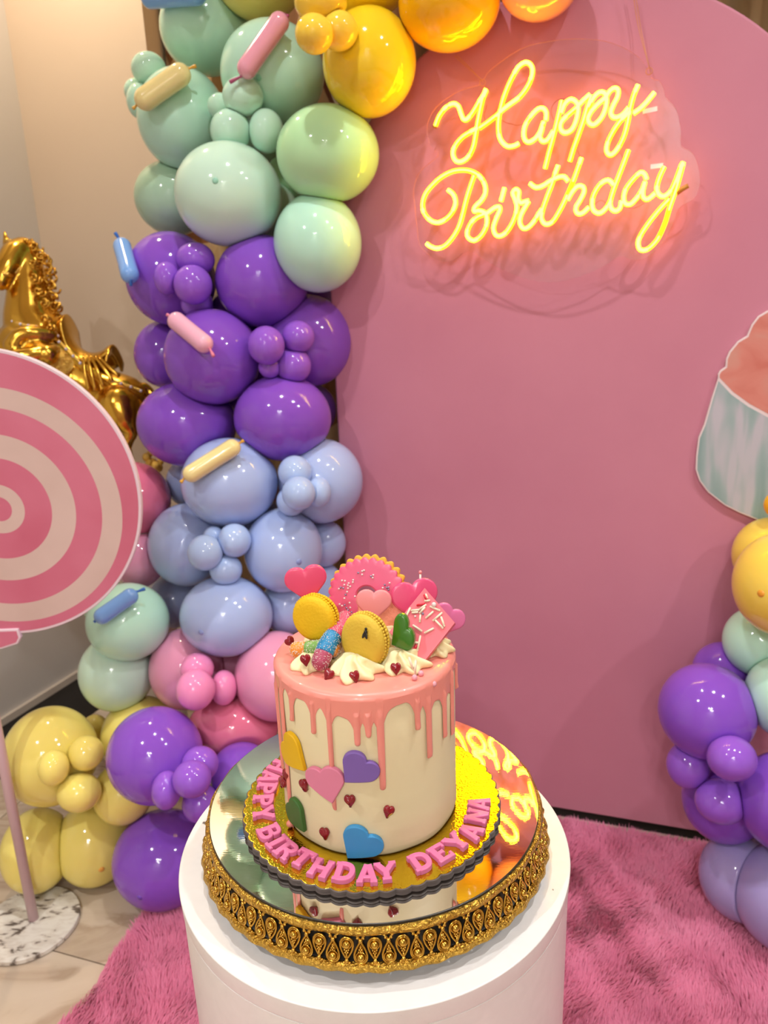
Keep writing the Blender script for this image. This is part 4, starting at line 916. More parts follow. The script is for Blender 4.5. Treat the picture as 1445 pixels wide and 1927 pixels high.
def drop_mesh(flip):
    g = G()
    Hh = 0.0285
    pts = []
    for k in range(28):
        a = 2 * PI * k / 28
        x_ = 0.0062 * math.sin(a) * (0.5 + 0.5 * math.cos(a)) ** 0.55
        z_ = 0.5 * (1 - math.cos(a))
        pts.append((x_ * 1.15, 0.0, z_))
    pts = [(x_, 0, (0.9 - 0.68 * z_) * Hh) for x_, _, z_ in pts]
    g.add(*tube(pts, 0.00105, 6, closed=True))
    g.add(*sphere((0, 0.0006, 0.70 * Hh), 0.0034, 12, 9))
    ringp = [(0.0042 * math.sin(a), 0.0004, 0.70 * Hh + 0.0042 * math.cos(a)) for a in np.linspace(0, 2 * PI, 17)[:-1]]
    g.add(*tube(ringp, 0.0006, 5, closed=True))
    for (x_, z_) in ((-0.0016, 0.53), (0.0016, 0.53), (0, 0.50), (-0.001, 0.45), (0.001, 0.45), (0, 0.40), (0, 0.35)):
        g.add(*sphere((x_, 0.001, z_ * Hh), 0.0010, 6, 5))
    v_, f_ = box((0, -0.0008, 0.52 * Hh), (0.0022, 0.0005, 0.20 * Hh)); g.add(v_, f_)
    g.add(*sphere((0, 0.0004, 0.18 * Hh), 0.0021, 8, 6))
    g.add(*sphere((-0.0024, 0, 0.10 * Hh), 0.0015, 8, 6)); g.add(*sphere((0.0024, 0, 0.10 * Hh), 0.0015, 8, 6))
    g.add(*tube([(-0.005, 0, -0.02 * Hh), (-0.002, 0, 0.06 * Hh), (0, 0, 0.20 * Hh), (0.002, 0, 0.06 * Hh), (0.005, 0, -0.02 * Hh)], 0.0011, 5))
    v_ = np.array(g.v)
    if flip: v_[:, 2] = Hh - v_[:, 2]; v_[:, 0] = -v_[:, 0]
    # local frame: x tangent, y outward, lean outwards going down
    zz = v_[:, 2] * 0.97
    out = np.stack([v_[:, 0], v_[:, 1] - 0.0, zz], 1)
    return out, g.f
for fl in (0, 1):
    v_, f_ = drop_mesh(fl)
    me = bpy.data.meshes.new('teardrop')
    me.from_pydata(v_.tolist(), [], f_)
    me.materials.append(m_gilt)
    me.polygons.foreach_set('use_smooth', np.ones(len(me.polygons), dtype=bool))
    tilt = math.atan2(0.006, 0.030)
    for k in range(46):
        a = 2 * PI * (k + 0.5 * fl) / 46
        o = bpy.data.objects.new('teardrop', me)
        COL.objects.link(o)
        o.parent = tray
        r_ = 0.1742
        o.location = (r_ * math.sin(a), -r_ * math.cos(a), 0.0165)
        # outward = (sin a, -cos a); local y -> outward
        o.rotation_euler = (tilt, 0, a + PI)

# ------------------------------------------------------------------ cake board
CX, CY, ZB, ZT, RC = -0.0006, -0.01, 0.8609, 1.0233, 0.0856
m_foil = mat('gold_foil', (0.78, 0.56, 0.04), 0.13, 1.0)
bump(m_foil, noise_tex(m_foil, coord(m_foil, 'Object'), 420, 2), 0.28, 0.0012)
m_card = mat('grey_card_edge', '5C514D', 0.6)
cb = thing('cake_board', (CX, CY, 0.8532), 'round scalloped gold foil cake board with grey edge and pink letters', 'cake board')
NS = 56
def scal(a, r, z):
    return (0.0024 * abs(math.cos(a * NS / 2)) - 0.0012) if r > 0.12 else 0
v, f = lathe([(0, 0), (0.1272, 0), (0.1285, 0.0012), (0.1285, 0.0034), (0.1278, 0.0038), (0.1285, 0.0042), (0.1285, 0.0068), (0.1275, 0.0074), (0.1262, 0.0074), (0.119, 0.0074), (0.08, 0.0074), (0, 0.0074)], 448, (CX, CY, 0.8532), wob=scal)
fi = [1 if j < 448 * 7 else 0 for j in range(len(f))]
mesh('board', v, f, [m_foil, m_card], cb, smooth='angle', idx=fi)
m_fond = mat('pink_fondant', 'F07FB0', 0.42, coat=0.1, sss=0.1, sssr=0.004)
FONT = {
 'H': [([(.18, 0), (.18, 1)], 1), ([(.82, 0), (.82, 1)], 1), ([(.18, .5), (.82, .5)], .8), ([(0, .07), (.36, .07)], .62), ([(0, .93), (.36, .93)], .62), ([(.64, .07), (1, .07)], .62), ([(.64, .93), (1, .93)], .62)],
 'A': [([(.14, 0), (.46, 1)], .95), ([(.86, 0), (.54, 1)], 1.05), ([(.25, .30), (.75, .30)], .7), ([(0, .07), (.32, .07)], .62), ([(.66, .07), (1, .07)], .62)],
 'P': [([(.22, 0), (.22, 1)], 1.05), ([(0, .07), (.46, .07)], .62), ([(0, .93), (.3, .93)], .62), ([(.2, .9), (.55, .9), (.76, .84), (.84, .70), (.76, .55), (.55, .48), (.2, .48)], .85)],
 'Y': [([(.12, .95), (.5, .45)], 1), ([(.88, .95), (.5, .45)], .95), ([(.5, .52), (.5, 0)], 1.05), ([(-.04, .93), (.32, .93)], .62), ([(.68, .93), (1.04, .93)], .62), ([(.28, .07), (.72, .07)], .62)],
 'B': [([(.22, 0), (.22, 1)], 1.05), ([(0, .07), (.3, .07)], .62), ([(0, .93), (.3, .93)], .62), ([(.2, .91), (.55, .91), (.76, .85), (.8, .72), (.74, .58), (.55, .53), (.2, .53)], .8), ([(.2, .53), (.58, .53), (.82, .45), (.88, .30), (.8, .15), (.58, .09), (.2, .09)], .85)],
 'I': [([(.5, 0), (.5, 1)], 1.1), ([(.22, .07), (.78, .07)], .62), ([(.22, .93), (.78, .93)], .62)],
 'R': [([(.22, 0), (.22, 1)], 1.05), ([(0, .07), (.44, .07)], .62), ([(0, .93), (.3, .93)], .62), ([(.2, .9), (.55, .9), (.76, .84), (.82, .71), (.74, .57), (.55, .50), (.2, .50)], .82), ([(.5, .5), (.72, .3), (.82, .05)], .95), ([(.66, .07), (1.02, .07)], .62)],
 'T': [([(0, .9), (1, .9)], .8), ([(.5, 1), (.5, 0)], 1.1), ([(.26, .07), (.74, .07)], .62), ([(.06, 1), (.06, .66)], .5), ([(.94, 1), (.94, .66)], .5)],
 'D': [([(.22, 0), (.22, 1)], 1.05), ([(0, .08), (.3, .08)], .68), ([(0, .92), (.3, .92)], .68), ([(.2, .91), (.5, .91), (.74, .82), (.86, .62), (.86, .38), (.74, .18), (.5, .09), (.2, .09)], .95)],
 'E': [([(.22, 0), (.22, 1)], 1.05), ([(0, .91), (.86, .91)], .75), ([(0, .09), (.9, .09)], .75), ([(.2, .51), (.62, .51)], .7), ([(.84, 1), (.84, .7)], .5), ([(.87, 0), (.87, .32)], .5), ([(.6, .62), (.6, .4)], .45)],
 'N': [([(.18, 0), (.18, 1)], .9), ([(.82, 0), (.82, 1)], .9), ([(.16, .97), (.84, .05)], 1.1), ([(0, .07), (.36, .07)], .6), ([(0, .93), (.3, .93)], .6), ([(.64, .93), (1, .93)], .6)],
}
def stroke(path, w):
    p = np.array(path, dtype=float)
    if len(p) > 2: p = np.array([q[:2] for q in smooth_path([(a, b, 0) for a, b in p], 3)])
    t = np.gradient(p, axis=0)
    t /= np.linalg.norm(t, axis=1, keepdims=True)
    n_ = np.stack([-t[:, 1], t[:, 0]], 1) * w / 2
    return np.concatenate([p - n_, (p + n_)[::-1]])
LH, LW = 0.0212, 0.0185
for ch, ph, rr in LETTERS:
    g = G()
    o_ = V(CX + rr * math.sin(ph), CY - rr * math.cos(ph), 0.8532 + 0.0075)
    out = V(math.sin(ph), -math.cos(ph), 0)
    Vv = -out                          # top of the letter towards the cake
    U = np.cross(Vv, V(0, 0, 1))
    for path, w in FONT[ch]:
        q = [((a - 0.5) * LW, (b - 0.5) * LH) for a, b in path]
        p, f = prism(stroke(q, 0.0056 * w), 0.0050, 0.0012, 3)
        g.add(place(p, o_, U, Vv, V(0, 0, 1)), f)
    g.obj('letter', m_fond, cb, smooth='angle')

# ------------------------------------------------------------------ cake
m_cream = mat('ivory_buttercream', 'EBDDB4', 0.55, sss=0.15, sssr=0.006)
bump(m_cream, noise_tex(m_cream, coord(m_cream, 'Object', (1, 1, 2.5)), 30, 3), 0.12, 0.004)
m_glaze = mat('pink_glaze', 'F29487', 0.36, coat=0.4, sss=0.1, sssr=0.004)
cake = thing('birthday_cake', (CX, CY, ZB), 'tall ivory drip cake with pink glaze and sugar hearts on the gold board', 'cake')
v, f = lathe([(0, 0), (RC - 0.0012, 0), (RC - 0.0004, 0.002), (RC + 0.0006, 0.008), (RC, 0.03), (RC - 0.0003, 0.1), (RC - 0.0002, ZT - ZB - 0.008), (RC - 0.002, ZT - ZB - 0.003), (RC - 0.006, ZT - ZB - 0.001), (0, ZT - ZB - 0.001)], 160, (CX, CY, ZB),
             wob=lambda a, r, z: 0.0005 * math.sin(3 * a + 20 * z) + 0.0003 * math.sin(11 * a - 35 * z) if r > 0.07 else 0)
mesh('frosting', v, f, m_cream, cake)
drips = [list(q) for q in DRIPS]
for k in range(15):
    drips.append([1.45 + k * 0.23 + random.uniform(-0.05, 0.05), ZT - random.uniform(0.025, 0.085), 0.0022])
bx = [q[0] for q in BAND]; bz = [q[1] for q in BAND]
order = np.argsort(bx)
bx, bz = np.array(bx)[order], np.array(bz)[order]
def band(a):
    a = (a + PI) % (2 * PI) - PI
    if bx[0] <= a <= bx[-1]:
        return ZT - np.interp(a, bx, bz)
    return 0.013 + 0.003 * math.sin(a * 9)
nphi = 900
na, rowsN = nphi, 46
dep, inner = [], []
phis = np.linspace(-PI, PI, nphi, endpoint=False)
for a in phis:
    d0_ = band(a)
    best, hw = d0_, 1.0
    for (pa, pz, w) in drips:
        x_ = abs((a - pa + PI) % (2 * PI) - PI) * RC
        L = ZT - pz
        if x_ < w:
            e_ = L - w + math.sqrt(max(w * w - x_ * x_, 0))
        else:                               # concave fillet into the band
            q_ = (x_ - w) / 0.0085
            e_ = d0_ + min(0.012, (L - d0_) * 0.6) * max(0, 1 - q_) ** 2.6
        best = max(best, e_)
    dep.append(best)
dep = np.array(dep)
vv, ff = [], []
tp_prof = [(0.0, 0.0012), (RC - 0.012, 0.0011), (RC - 0.005, 0.0009), (RC - 0.0022, 0.0002), (RC - 0.0004, -0.0013), (RC + 0.0006, -0.0034)]
for r_, z_ in tp_prof:
    for a in phis:
        vv.append((CX + r_ * math.sin(a), CY - r_ * math.cos(a), ZT + z_))
for k in range(1, 27):
    t_ = k / 26
    for i, a in enumerate(phis):
        z_ = 0.0034 + (dep[i] - 0.0034) * t_
        nl = 0.0
        for (pa, pz, w) in drips:           # rounded ribs on the drips
            x_ = abs((a - pa + PI) % (2 * PI) - PI) * RC
            if x_ < w and z_ > band(a) * 0.8:
                nl = max(nl, 0.0019 * math.sqrt(max(1 - (x_ / w) ** 2, 0)) * (1.0 + 0.5 * max(0, 1 - abs(ZT - pz - w - z_) / 0.006)))
        edge = 1.0 if k < 25 else (0.75 if k == 25 else 0.0)
        vv.append((CX + (RC + 0.0002 + (0.0008 + nl) * edge) * math.sin(a), CY - (RC + 0.0002 + (0.0008 + nl) * edge) * math.cos(a), ZT - z_))
for j in range(len(tp_prof) + 25):
    for i in range(na):
        a_, b_ = j * na + i, j * na + (i + 1) % na
        ff.append((a_ + na, b_ + na, b_, a_))
mesh('drip_glaze', vv, ff, m_glaze, cake)
v, f = sphere((CX + 0.0885 * math.sin(drips[1][0]), CY - 0.0885 * math.cos(drips[1][0]), ZB + 0.004), V(0.0036, 0.0036, 0.0036), 14, 10)
mesh('glaze_blob', v, f, m_glaze, cake)
HC = dict(yellow='E8B808', violet='7E5FB0', pink='E285A4', green='3C6B2C', blue='3D95CF')
for col, (a0, z0), (a1, z1) in SIDE_HEARTS:
    tipu, notch = V(a0 * RC, z0), V(a1 * RC, z1)
    dv = notch - tipu
    L = np.linalg.norm(dv)
    dv /= L
    ru = V(dv[1], -dv[0])
    h2 = heart(L / 0.815, 44)
    ty = h2[:, 1].min()
    hh = []
    p, f = prism(h2, 0.0042, 0.0014, 3)
    sgrid = []
    for u_, v_, w_ in p:
        q = tipu + dv * (v_ - ty) + ru * u_
        a = q[0] / RC
        rr = RC + 0.0008 + w_
        hh.append((CX + rr * math.sin(a), CY - rr * math.cos(a), max(q[1], ZB + 0.0002)))
    # split the cap into a fan so the heart follows the round side
    nn = len(h2)
    top_ring = list(range(len(p) - nn, len(p)))
    c2 = np.mean(p[top_ring], 0)
    q = tipu + dv * (c2[1] - ty) + ru * c2[0]
    rr = RC + 0.0008 + c2[2]
    hh.append((CX + rr * math.sin(q[0] / RC), CY - rr * math.cos(q[0] / RC), q[1]))
    f = f[:-1] + [(top_ring[i], top_ring[(i + 1) % nn], len(p)) for i in range(nn)]
    mesh('sugar_heart', hh, f, mat('fondant_' + col, HC[col], 0.5, sss=0.08, sssr=0.003), cake, smooth='angle', label=col + ' fondant heart')
m_red = mat('red_candy', '86061A', 0.25, coat=0.5)
def candy(pos, nv, roll, name, parent, size=0.0125, thing_label=None):
    U, Vv, W = frame_from_normal(nv, roll)
    p, f = prism(heart(size, 24) * V(0.84, 1.08), 0.0046, 0.0018, 3, dome=0.0012, both=True)
    v = place(p, V(*pos) - W * 0.0018, U, Vv, W)
    if thing_label:
        return tag(mesh(name, v, f, m_red, loc=pos), thing_label, 'candy', 'red sugar hearts on the cake top')
    return mesh(name, v, f, m_red, parent, label='dark red sugar heart')
for k, (a, z) in enumerate(SIDE_CANDY):
    candy((CX + (RC + 0.0012) * math.sin(a), CY - (RC + 0.0012) * math.cos(a), z), (math.sin(a), -math.cos(a), 0), (0.3, -0.2, 0.5, 0.1, -0.4, 0.25)[k], 'sugar_heart', cake)

# ------------------------------------------------------------------ toppings
m_dollop = mat('whipped_buttercream', 'F3E6B4', 0.5, sss=0.2, sssr=0.006)
def dollop(x, y, r, h, label, seed):
    rr = random.Random(seed)
    n, m = 84, 18
    ph0 = rr.uniform(0, 6.28)
    vv, ff = [], []
    for j in range(m + 1):
        t = j / m
        rad = r * (1 - t) ** 0.62 * (1 + 0.10 * math.sin(t * 9))
        for i in range(n):
            a = 2 * PI * i / n
            ridge = 0.5 + 0.5 * math.cos(7 * a + ph0 + 6.5 * t)
            k = 1 + 0.33 * (ridge ** 1.6 - 0.5) * (1 - 0.35 * t) + 0.07 * math.sin(3 * a + seed) + 0.03 * math.sin(13 * a + 5 * t)
            zz = h * t + 0.0042 * ridge * math.sin(t * 3.1)
            vv.append((x + rad * k * math.cos(a), y + rad * k * math.sin(a), ZT + 0.0014 + zz))
    for j in range(m):
        for i in range(n):
            a, b = j * n + i, j * n + (i + 1) % n
            ff.append((a, b, b + n, a + n))
    ff.append(tuple(range(n))[::-1])
    tag(mesh('cream_dollop', vv, ff, m_dollop, loc=(x, y, ZT)), label, 'cream', 'piped cream on the cake top')
dollop(-0.006, -0.049, 0.024, 0.016, 'piped ivory cream dollop under the front yellow macaron with the fly', 1)
dollop(-0.048, -0.036, 0.018, 0.012, 'piped ivory cream dollop under the gummy worms', 2)
dollop(0.035, -0.041, 0.023, 0.015, 'piped ivory cream dollop under the green candy heart', 3)
dollop(0.066, -0.016, 0.017, 0.013, 'piped ivory cream dollop behind the pink chocolate slab', 4)
dollop(0.016, -0.004, 0.026, 0.020, 'piped ivory cream dollop in the middle of the cake top', 5)
dollop(-0.030, 0.004, 0.026, 0.020, 'piped ivory cream dollop behind the brightest yellow macaron', 6)
dollop(0.045, 0.028, 0.022, 0.016, 'piped ivory cream dollop at the back under the deep pink heart', 7)

m_macy = mat('macaron_bright_yellow', 'EDBE0A', 0.7, sss=0.1, sssr=0.004)
m_macf = mat('macaron_pale_yellow', 'DDB93A', 0.65, sss=0.1, sssr=0.004)
m_macp = mat('macaron_peach', 'EE9A80', 0.75, sss=0.1, sssr=0.004)
for mm_ in (m_macy, m_macf, m_macp):
    bump(mm_, noise_tex(mm_, coord(mm_, 'Object'), 380, 3), 0.35, 0.002)
m_fill = mat('macaron_filling', 'E0A02A', 0.5)
m_peachfill = mat('macaron_peach_filling', 'EFA58C', 0.5)
def macaron(pos, nv, rx, ry, th, m, label, mf):
    U, Vv, W = frame_from_normal(nv)
    root = thing('macaron', pos, label, 'macaron', 'macarons on the cake top')
    prof = [(0, 0), (0.5, -0.012), (0.8, -0.06), (0.94, -0.16), (1.0, -0.30), (0.985, -0.38), (0.90, -0.40), (0, -0.40)]
    for side, nm in ((1, 'shell'), (-1, 'shell')):
        v, f = lathe([(r_, z_) for r_, z_ in prof], 72)
        v = np.array(v)
        z_ = v[:, 2] * th if side > 0 else -th * 1.06 - v[:, 2] * th
        vv = place(np.stack([v[:, 0] * rx, v[:, 1] * ry, z_], 1), pos, U, Vv, W)
        if side < 0: f = [q[::-1] for q in f]
        mesh(nm, vv, f, m, root)
        g = G()
        for k in range(52):
            a = 2 * PI * k / 52
            zc = -0.41 * th if side > 0 else -0.65 * th
            c = V(*pos) + U * rx * 0.985 * math.cos(a) + Vv * ry * 0.985 * math.sin(a) + W * zc
            g.add(*sphere(c, random.uniform(0.0013, 0.0019), 7, 5))
        g.obj('ruffled_foot', m, root, kind='stuff')
    v, f = lathe([(0, -0.40), (0.93, -0.40), (0.95, -0.53), (0.93, -0.66), (0, -0.66)], 60)
    v = np.array(v)
    mesh('filling', place(np.stack([v[:, 0] * rx, v[:, 1] * ry, v[:, 2] * th], 1), pos, U, Vv, W), f, mf, root)
    return root
TP = TOP
macaron(TP['macL'], (-0.42, -0.9, 0.08), 0.0222, 0.0218, 0.020, m_macy, 'bright yellow macaron standing at the worm side of the cake top', m_fill)
macaron(TP['macF'], (-0.50, -0.84, 0.10), 0.0226, 0.0252, 0.020, m_macf, 'paler yellow macaron with a black fly on it', m_fill)
macaron(TP['macP'], (-0.1, -0.95, 0.2), 0.0235, 0.0235, 0.016, m_macp, 'peach macaron behind the pale pink candy heart', m_peachfill)
# fly
fb = V(*TP['fly'])
m_fly = mat('fly_black', '0C0A0A', 0.35)
m_wing = mat('fly_wing', '2A2622', 0.3)
_U, _V, _W = frame_from_normal((-0.50, -0.84, 0.25))
fc = V(*TP['macF']) + _U * 0.0066 + _V * 0.0110 + _W * 0.0018
fly = thing('fly', fc, 'tiny black fly sitting on the paler yellow macaron', 'fly')
g = G().add(*sphere(fc, V(0.0016, 0.0026, 0.0014), 10, 8, np.array([_U, _V, _W]))).add(*sphere(fc + _V * 0.0032, 0.0013, 8, 6)).add(*sphere(fc - _V * 0.0022, V(0.0015, 0.0022, 0.0012), 10, 8, np.array([_U, _V, _W])))
g.obj('body', m_fly, fly)
for s_ in (-1, 1):
    mesh('wing', *sphere(fc - _V * 0.0024 + _U * s_ * 0.0012 + _W * 0.0010, V(0.0013, 0.0032, 0.0002), 10, 6, np.array([_U + _V * 0.35 * s_, _V - _U * 0.35 * s_, _W])), m_wing, fly)
    for k in (-1, 0, 1):
        G().add(*tube([fc + _V * 0.0011 * k, fc + _V * 0.0014 * k + _U * s_ * 0.0018 + _W * 0.0004, fc + _V * 0.0020 * k + _U * s_ * 0.0026 - _W * 0.0010], 0.00014, 4)).obj('leg', m_fly, fly)

# ring cookie
m_bisc = mat('biscuit', 'E9AE3A', 0.7)
m_icing = mat('pink_icing', 'E8608A', 0.3, coat=0.2)
m_pw = mat('pearl_white', 'F0D8D6', 0.2, coat=0.4)
m_ps = mat('pearl_silver', '9A98B4', 0.2, 0.5)
dc = V(*TP['donut'])
U, Vv, W = frame_from_normal((-0.12, -0.93, 0.30))
ck = thing('ring_cookie', dc - Vv * 0.037, 'large scalloped ring biscuit with pink icing and sugar pearls', 'cookie')
def ring_prism(R, r_in, th, n, amp, rnd):
    """scalloped ring with a round hole"""
    nn = 208
    vv, ff = [], []
    A_ = np.linspace(0, 2 * PI, nn, endpoint=False)
    rout = R + amp * (np.abs(np.cos(A_ * n / 2)) - 0.6)
    prof = [(r_in, 0, 0), (r_in, 0, th - rnd), (r_in, rnd, th), (r_in, rnd + 0.003, th), (R - 0.0105, 0, th), (R - 0.0065, 0, th), (None, -rnd * 1.6, th), (None, -rnd * 0.4, th - rnd * 0.3), (None, 0, th - rnd), (None, 0, 0)]
    for rr, dr, z in prof:
        for i in range(nn):
            r_ = (rr if rr is not None else rout[i]) + dr
            vv.append((r_ * math.cos(A_[i]), r_ * math.sin(A_[i]), z))
    k = len(prof)
    for j in range(k):
        for i in range(nn):
            a, b = j * nn + i, j * nn + (i + 1) % nn
            c, d = ((j + 1) % k) * nn + i, ((j + 1) % k) * nn + (i + 1) % nn
            ff.append((a, c, d, b))
    return np.array(vv), ff
p, f = ring_prism(0.0385, 0.0108, 0.0065, 27, 0.0034, 0.0022)
mesh('biscuit', place(p, dc - W * 0.0075 + U * 0.001 + Vv * 0.0015, U, Vv, W), f, m_bisc, ck, smooth='angle')
p, f = ring_prism(0.0372, 0.0100, 0.0030, 27, 0.0028, 0.0014)
mesh('icing', place(p, dc - W * 0.0009, U, Vv, W), f, m_icing, ck, smooth='angle')
ppx = [(342, 505), (388, 510), (378, 570), (447, 545), (435, 577), (470, 592), (437, 620), (422, 673), (380, 770), (295, 630), (516, 497), (512, 530), (657, 363), (686, 352), (656, 414), (828, 420), (820, 460), (1080, 535), (975, 610), (545, 740), (460, 835), (305, 860), (342, 882), (470, 908)]
spx = [(322, 608), (362, 618), (398, 716), (595, 388), (795, 438), (1005, 563), (1035, 607), (1062, 600), (1062, 636), (385, 868), (412, 914), (437, 946), (490, 975), (567, 1014)]
kx = 0.0372 / (73 * 8.03)
for lst, m_ in ((ppx, m_pw), (spx, m_ps)):
    for x_, y_ in lst:
        q = dc + U * (x_ - 722) * kx + Vv * (738 - y_) * kx * 1.03 + W * 0.0026
        mesh('sugar_pearl', *sphere(q, 0.00105, 8, 6), m_, ck, label='white sugar pearl' if m_ is m_pw else 'silver sugar pearl')

def candy_heart(name, pos, nv, roll, size, th, m, label, stick=None, rnd=0.0025, sxy=(1, 1)):
    U, Vv, W = frame_from_normal(nv, roll)
    pos = V(*pos)
    h2 = heart(size, 48) * V(*sxy)
    p, f = prism(h2, th, min(rnd, th * 0.45), 4, dome=th * 0.12, both=True)
    if stick is not None:
        root = thing(name, pos, label, 'candy')
        mesh('heart', place(p, pos - W * th / 2, U, Vv, W), f, m, root, smooth='angle')
        e = pos + Vv * h2[:, 1].min() * 0.8
        G().add(*tube([e, V(*stick)], 0.0011, 8)).obj('stick', m_stickw, root, label='thin white stick')
    else:
        tag(mesh(name, place(p, pos - W * th / 2, U, Vv, W), f, m, loc=pos, smooth='angle'), label, 'candy')
m_stickw = mat('white_sugar_stick', 'F2E2D4', 0.4)
m_hl = mat('candy_hot_pink', 'E84A76', 0.3, coat=0.3)
m_hp = mat('candy_pale_pink', 'EE8E92', 0.4, coat=0.15)
m_hd = mat('candy_deep_pink', 'E2507E', 0.25, coat=0.4)
m_hm = mat('candy_mauve_pink', 'DE72A4', 0.25, coat=0.4)
m_hg = mat('candy_green', '3B7A20', 0.2, coat=0.5)
q = V(*TP['heartL'])
candy_heart('candy_heart', TP['heartL'], (0.05, -0.98, 0.12), 0.12, 0.0400, 0.006, m_hl, 'hot pink candy heart standing behind the bright yellow macaron', stick=(q[0] + 0.008, q[1] + 0.002, ZT + 0.004), sxy=(1.0, 1.0))
candy_heart('candy_heart', TP['heartP'], (-0.02, -0.95, 0.25), -0.06, 0.0335, 0.0045, m_hp, 'pale pink candy heart in front of the ring biscuit', stick=(V(*TP['heartP']) + V(0.001, 0.008, -0.045)))
q = V(*TP['heartB'])
candy_heart('candy_heart', TP['heartB'], (0.1, -0.95, 0.3), 0.14, 0.0465, 0.006, m_hd, 'deep pink candy heart directly behind the chocolate slab', stick=(q[0] - 0.004, q[1] + 0.004, ZT + 0.006))
q = V(*TP['heartR'])
candy_heart('candy_heart', TP['heartR'], (0.25, -0.93, 0.2), -0.6, 0.0350, 0.005, m_hm, 'mauve pink candy heart peeping out beside the chocolate slab', stick=(q[0] - 0.012, q[1] + 0.001, ZT + 0.002))
q = V(*TP['green'])
U, Vv, W = frame_from_normal((-0.35, -0.92, 0.12))
gr = thing('candy_heart', q, 'glossy green candy heart lying on its side by the slab', 'candy')
p, f = prism(heart(0.0325, 48), 0.0085, 0.0028, 4, dome=0.0008, both=True)
c_, s_ = math.cos(-0.95), math.sin(-0.95)
p2 = np.stack([(p[:, 0] * c_ - p[:, 1] * s_) * 0.74, (p[:, 0] * s_ + p[:, 1] * c_) * 1.15, p[:, 2]], 1)
mesh('heart', place(p2, q - W * 0.004, U, Vv, W), f, m_hg, gr, smooth='angle')
for dx in (-0.006, 0.007):
    e = q + U * dx - Vv * 0.013
    G().add(*tube([e, V(e[0], e[1] + 0.002, ZT + 0.010)], 0.0010, 8)).obj('stick', m_stickw, gr, label='thin white stick')
# chocolate slab
m_slab = mat('pink_chocolate', 'EF7480', 0.35, coat=0.15, sss=0.1, sssr=0.004)
sb, stp, srt = [V(*q) for q in TP['slab']]
slf = sb + stp - srt
sc0 = (sb + stp) / 2
W = np.cross(srt - sb, stp - sb)
W /= np.linalg.norm(W)
if W[1] > 0: W = -W
U = (srt - sb) / np.linalg.norm(srt - sb)
Vv = np.cross(W, U)
corners = [((q - sc0) @ U, (q - sc0) @ Vv) for q in (sb, srt, stp, slf)]
cl = thing('chocolate_slab', sb, 'square pink chocolate slab with white sprinkles standing on one corner', 'chocolate')
p, f = prism(corners, 0.006, 0.0008, 2)
mesh('slab', place(p, sc0 - W * 0.006, U, Vv, W), f, m_slab, cl, smooth='angle')
m_sprw = mat('sprinkle_white', 'F4DFC6', 0.4)
m_sprr = mat('sprinkle_red', 'D42038', 0.4)
# sprinkles in slab coordinates: a runs bottom -> right corner, b bottom -> left corner
def slab_px(x_, y_):
    """point on the slab from its measured position between the corners"""
    P_t, P_r, P_b = V(860, 330), V(1265, 810), V(785, 1430)
    M = np.stack([P_r - P_b, P_t - P_r], 1)
    k = np.linalg.solve(M, V(x_, y_) - P_b)
    return sb + (srt - sb) * k[0] + (stp - srt) * k[1]
SPR = [((665, 625), (595, 778), 0), ((690, 655), (785, 645), 0), ((875, 575), (790, 640), 0), ((862, 612), (800, 685), 0), ((700, 685), (765, 678), 0), ((805, 720), (798, 805), 0), ((972, 670), (885, 750), 0),
       ((942, 598), (1060, 648), 0), ((1090, 685), (980, 785), 0), ((1085, 742), (1125, 858), 0), ((1012, 790), (1102, 885), 0), ((712, 860), (820, 932), 0), ((975, 898), (868, 955), 0), ((805, 1005), (770, 1190), 0),
       ((700, 1088), (775, 1092), 0), ((870, 520), (925, 512), 0), ((880, 430), (898, 472), 0), ((858, 440), (885, 495), 1), ((765, 580), (865, 560), 1), ((690, 900), (700, 920), 1), ((725, 1185), (755, 1130), 1)]
for a, b, c in SPR:
    pa, pb = slab_px(*a) + W * 0.0010, slab_px(*b) + W * 0.0010
    g = G().add(*tube([pa, pb], 0.00105, 8)).add(*sphere(pa, 0.00105, 8, 6)).add(*sphere(pb, 0.00105, 8, 6))
    g.obj('sprinkle', m_sprr if c else m_sprw, cl, label='red sprinkle' if c else None)
for x_, y_, r_, m_ in ((990, 572, 0.0024, m_pw), (735, 735, 0.0011, m_pw), (838, 695, 0.0012, m_ps)):
    mesh('sugar_pearl', *sphere(slab_px(x_, y_) + W * r_ * 0.7, r_, 12, 8), m_, cl)
# two sugar sticks
for k, nm in (('stickA', 'taller thin white sugar stick with a pink tip behind the slab'), ('stickB', 'shorter thin white sugar stick with a pink tip behind the slab')):
    a, b = V(*TP[k][0]), V(*TP[k][1])
    b = V(b[0], b[1], ZT + 0.004)
    st = thing('sugar_stick', b, nm, 'cake pick')
    G().add(*tube([a, b], 0.0010, 8)).obj('stick', m_stickw, st)
    mesh('tip', *sphere(a, 0.0018, 10, 8), m_hp, st, label='pink tip')
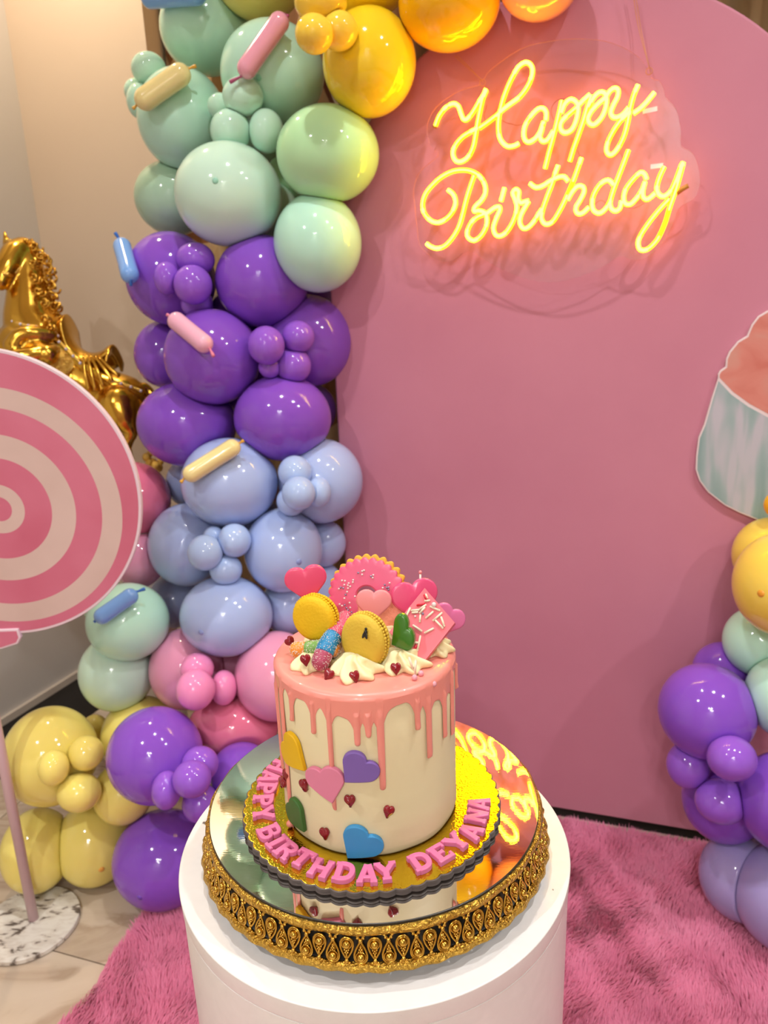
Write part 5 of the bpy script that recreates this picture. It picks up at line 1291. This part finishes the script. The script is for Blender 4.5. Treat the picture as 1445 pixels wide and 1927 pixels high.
# gummy worms
def worm(path, r, bands, label):
    pts = smooth_path(path, 14)
    n = len(pts)
    tt = np.linspace(0, 1, n)
    rr = [r * min(1, math.sqrt(max(1 - max(0, (t - 0.88) / 0.12) ** 2, 0.03))) * min(1, math.sqrt(max(1 - max(0, (0.10 - t) / 0.10) ** 2, 0.03))) for t in tt]
    root = thing('gummy_worm', path[-1], label, 'gummy candy')
    for (t0, t1, m) in bands:
        i0, i1 = int(round(t0 * (n - 1))), int(round(t1 * (n - 1)))
        G().add(*tube(pts[i0:i1 + 1], rr[i0:i1 + 1], 20)).obj('gummy_section', m, root)
    g = G()
    for k in range(900):
        t = random.random()
        i = t * (n - 1); i_ = min(int(i), n - 2)
        c = pts[i_] + (pts[i_ + 1] - pts[i_]) * (i - i_)
        d = V(random.gauss(0, 1), random.gauss(0, 1), random.gauss(0, 1))
        tg = pts[i_ + 1] - pts[i_]; tg /= np.linalg.norm(tg)
        d -= tg * (d @ tg); d /= np.linalg.norm(d)
        g.add(*sphere(c + d * np.interp(i, range(n), rr), random.uniform(0.00025, 0.00046), 5, 4))
    g.obj('sugar_coat', m_sug, root, kind='stuff')
m_sug = mat('sugar_crystals', 'F0E6E0', 0.2)
gm = {k: mat('gummy_' + k, h, 0.3, sss=0.4, sssr=0.006) for k, h in dict(pink='D95470', blue='1F86B8', mauve='B04A66', orange='F0953A', green='7DAA58').items()}
for m_ in gm.values():
    bump(m_, noise_tex(m_, coord(m_, 'Object'), 900, 2), 0.5, 0.001)
worm(TP['wormA'], 0.0086, [(0, 0.52, gm['pink']), (0.52, 0.78, gm['blue']), (0.78, 1, gm['mauve'])], 'sugar-coated gummy worm in pink, blue and mauve leaning on the front macaron')
worm(TP['wormB'], 0.0074, [(0, 0.30, gm['orange']), (0.30, 0.75, gm['green']), (0.75, 1, gm['orange'])], 'sugar-coated gummy worm in orange and green at the foot of the bright macaron')
RL = ['red sugar heart on the cream below the green gummy worm', 'red sugar heart on the glaze at the end of the mauve gummy', 'red sugar heart on the cream under the front macaron', 'red sugar heart on the cream under the green candy heart', 'red sugar heart behind the orange gummy end at the glaze rim']
for k, q in enumerate(TP['reds']):
    candy(q, (-0.1, -0.85, 0.5), (0.2, -0.5, 0.3, 0.1, 0.9)[k], 'sugar_heart', None, 0.0115, RL[k])
PL = ['small pink sugar pearl on the glaze, closer to the middle', 'small pink sugar pearl on the glaze at the foot of the slab', 'small pink sugar pearl at the glaze rim over the drips']
m_pp = mat('pearl_pink', 'EBA3B0', 0.2, coat=0.4)
for k, q in enumerate(TP['pearls']):
    tag(mesh('sugar_pearl', *sphere(q, 0.0027, 16, 10), m_pp, loc=q), PL[k], 'candy', 'pink sugar pearls on the glaze')
for k, (pa, pb, nm) in enumerate([((0.0405, -0.060, ZT + 0.0165), (0.0435, -0.0625, ZT + 0.0065), 'white sprinkle lying on the cream beside the slab'), ((0.0462, -0.0600, ZT + 0.0135), (0.0448, -0.0640, ZT + 0.0030), 'white sprinkle leaning at the foot of the slab')]):
    g = G().add(*tube([pa, pb], 0.0012, 8)).add(*sphere(pa, 0.0012, 8, 6)).add(*sphere(pb, 0.0012, 8, 6))
    tag(g.obj('sprinkle', m_sprw, loc=pa), nm, 'sprinkle', 'loose sprinkles on the cake top')
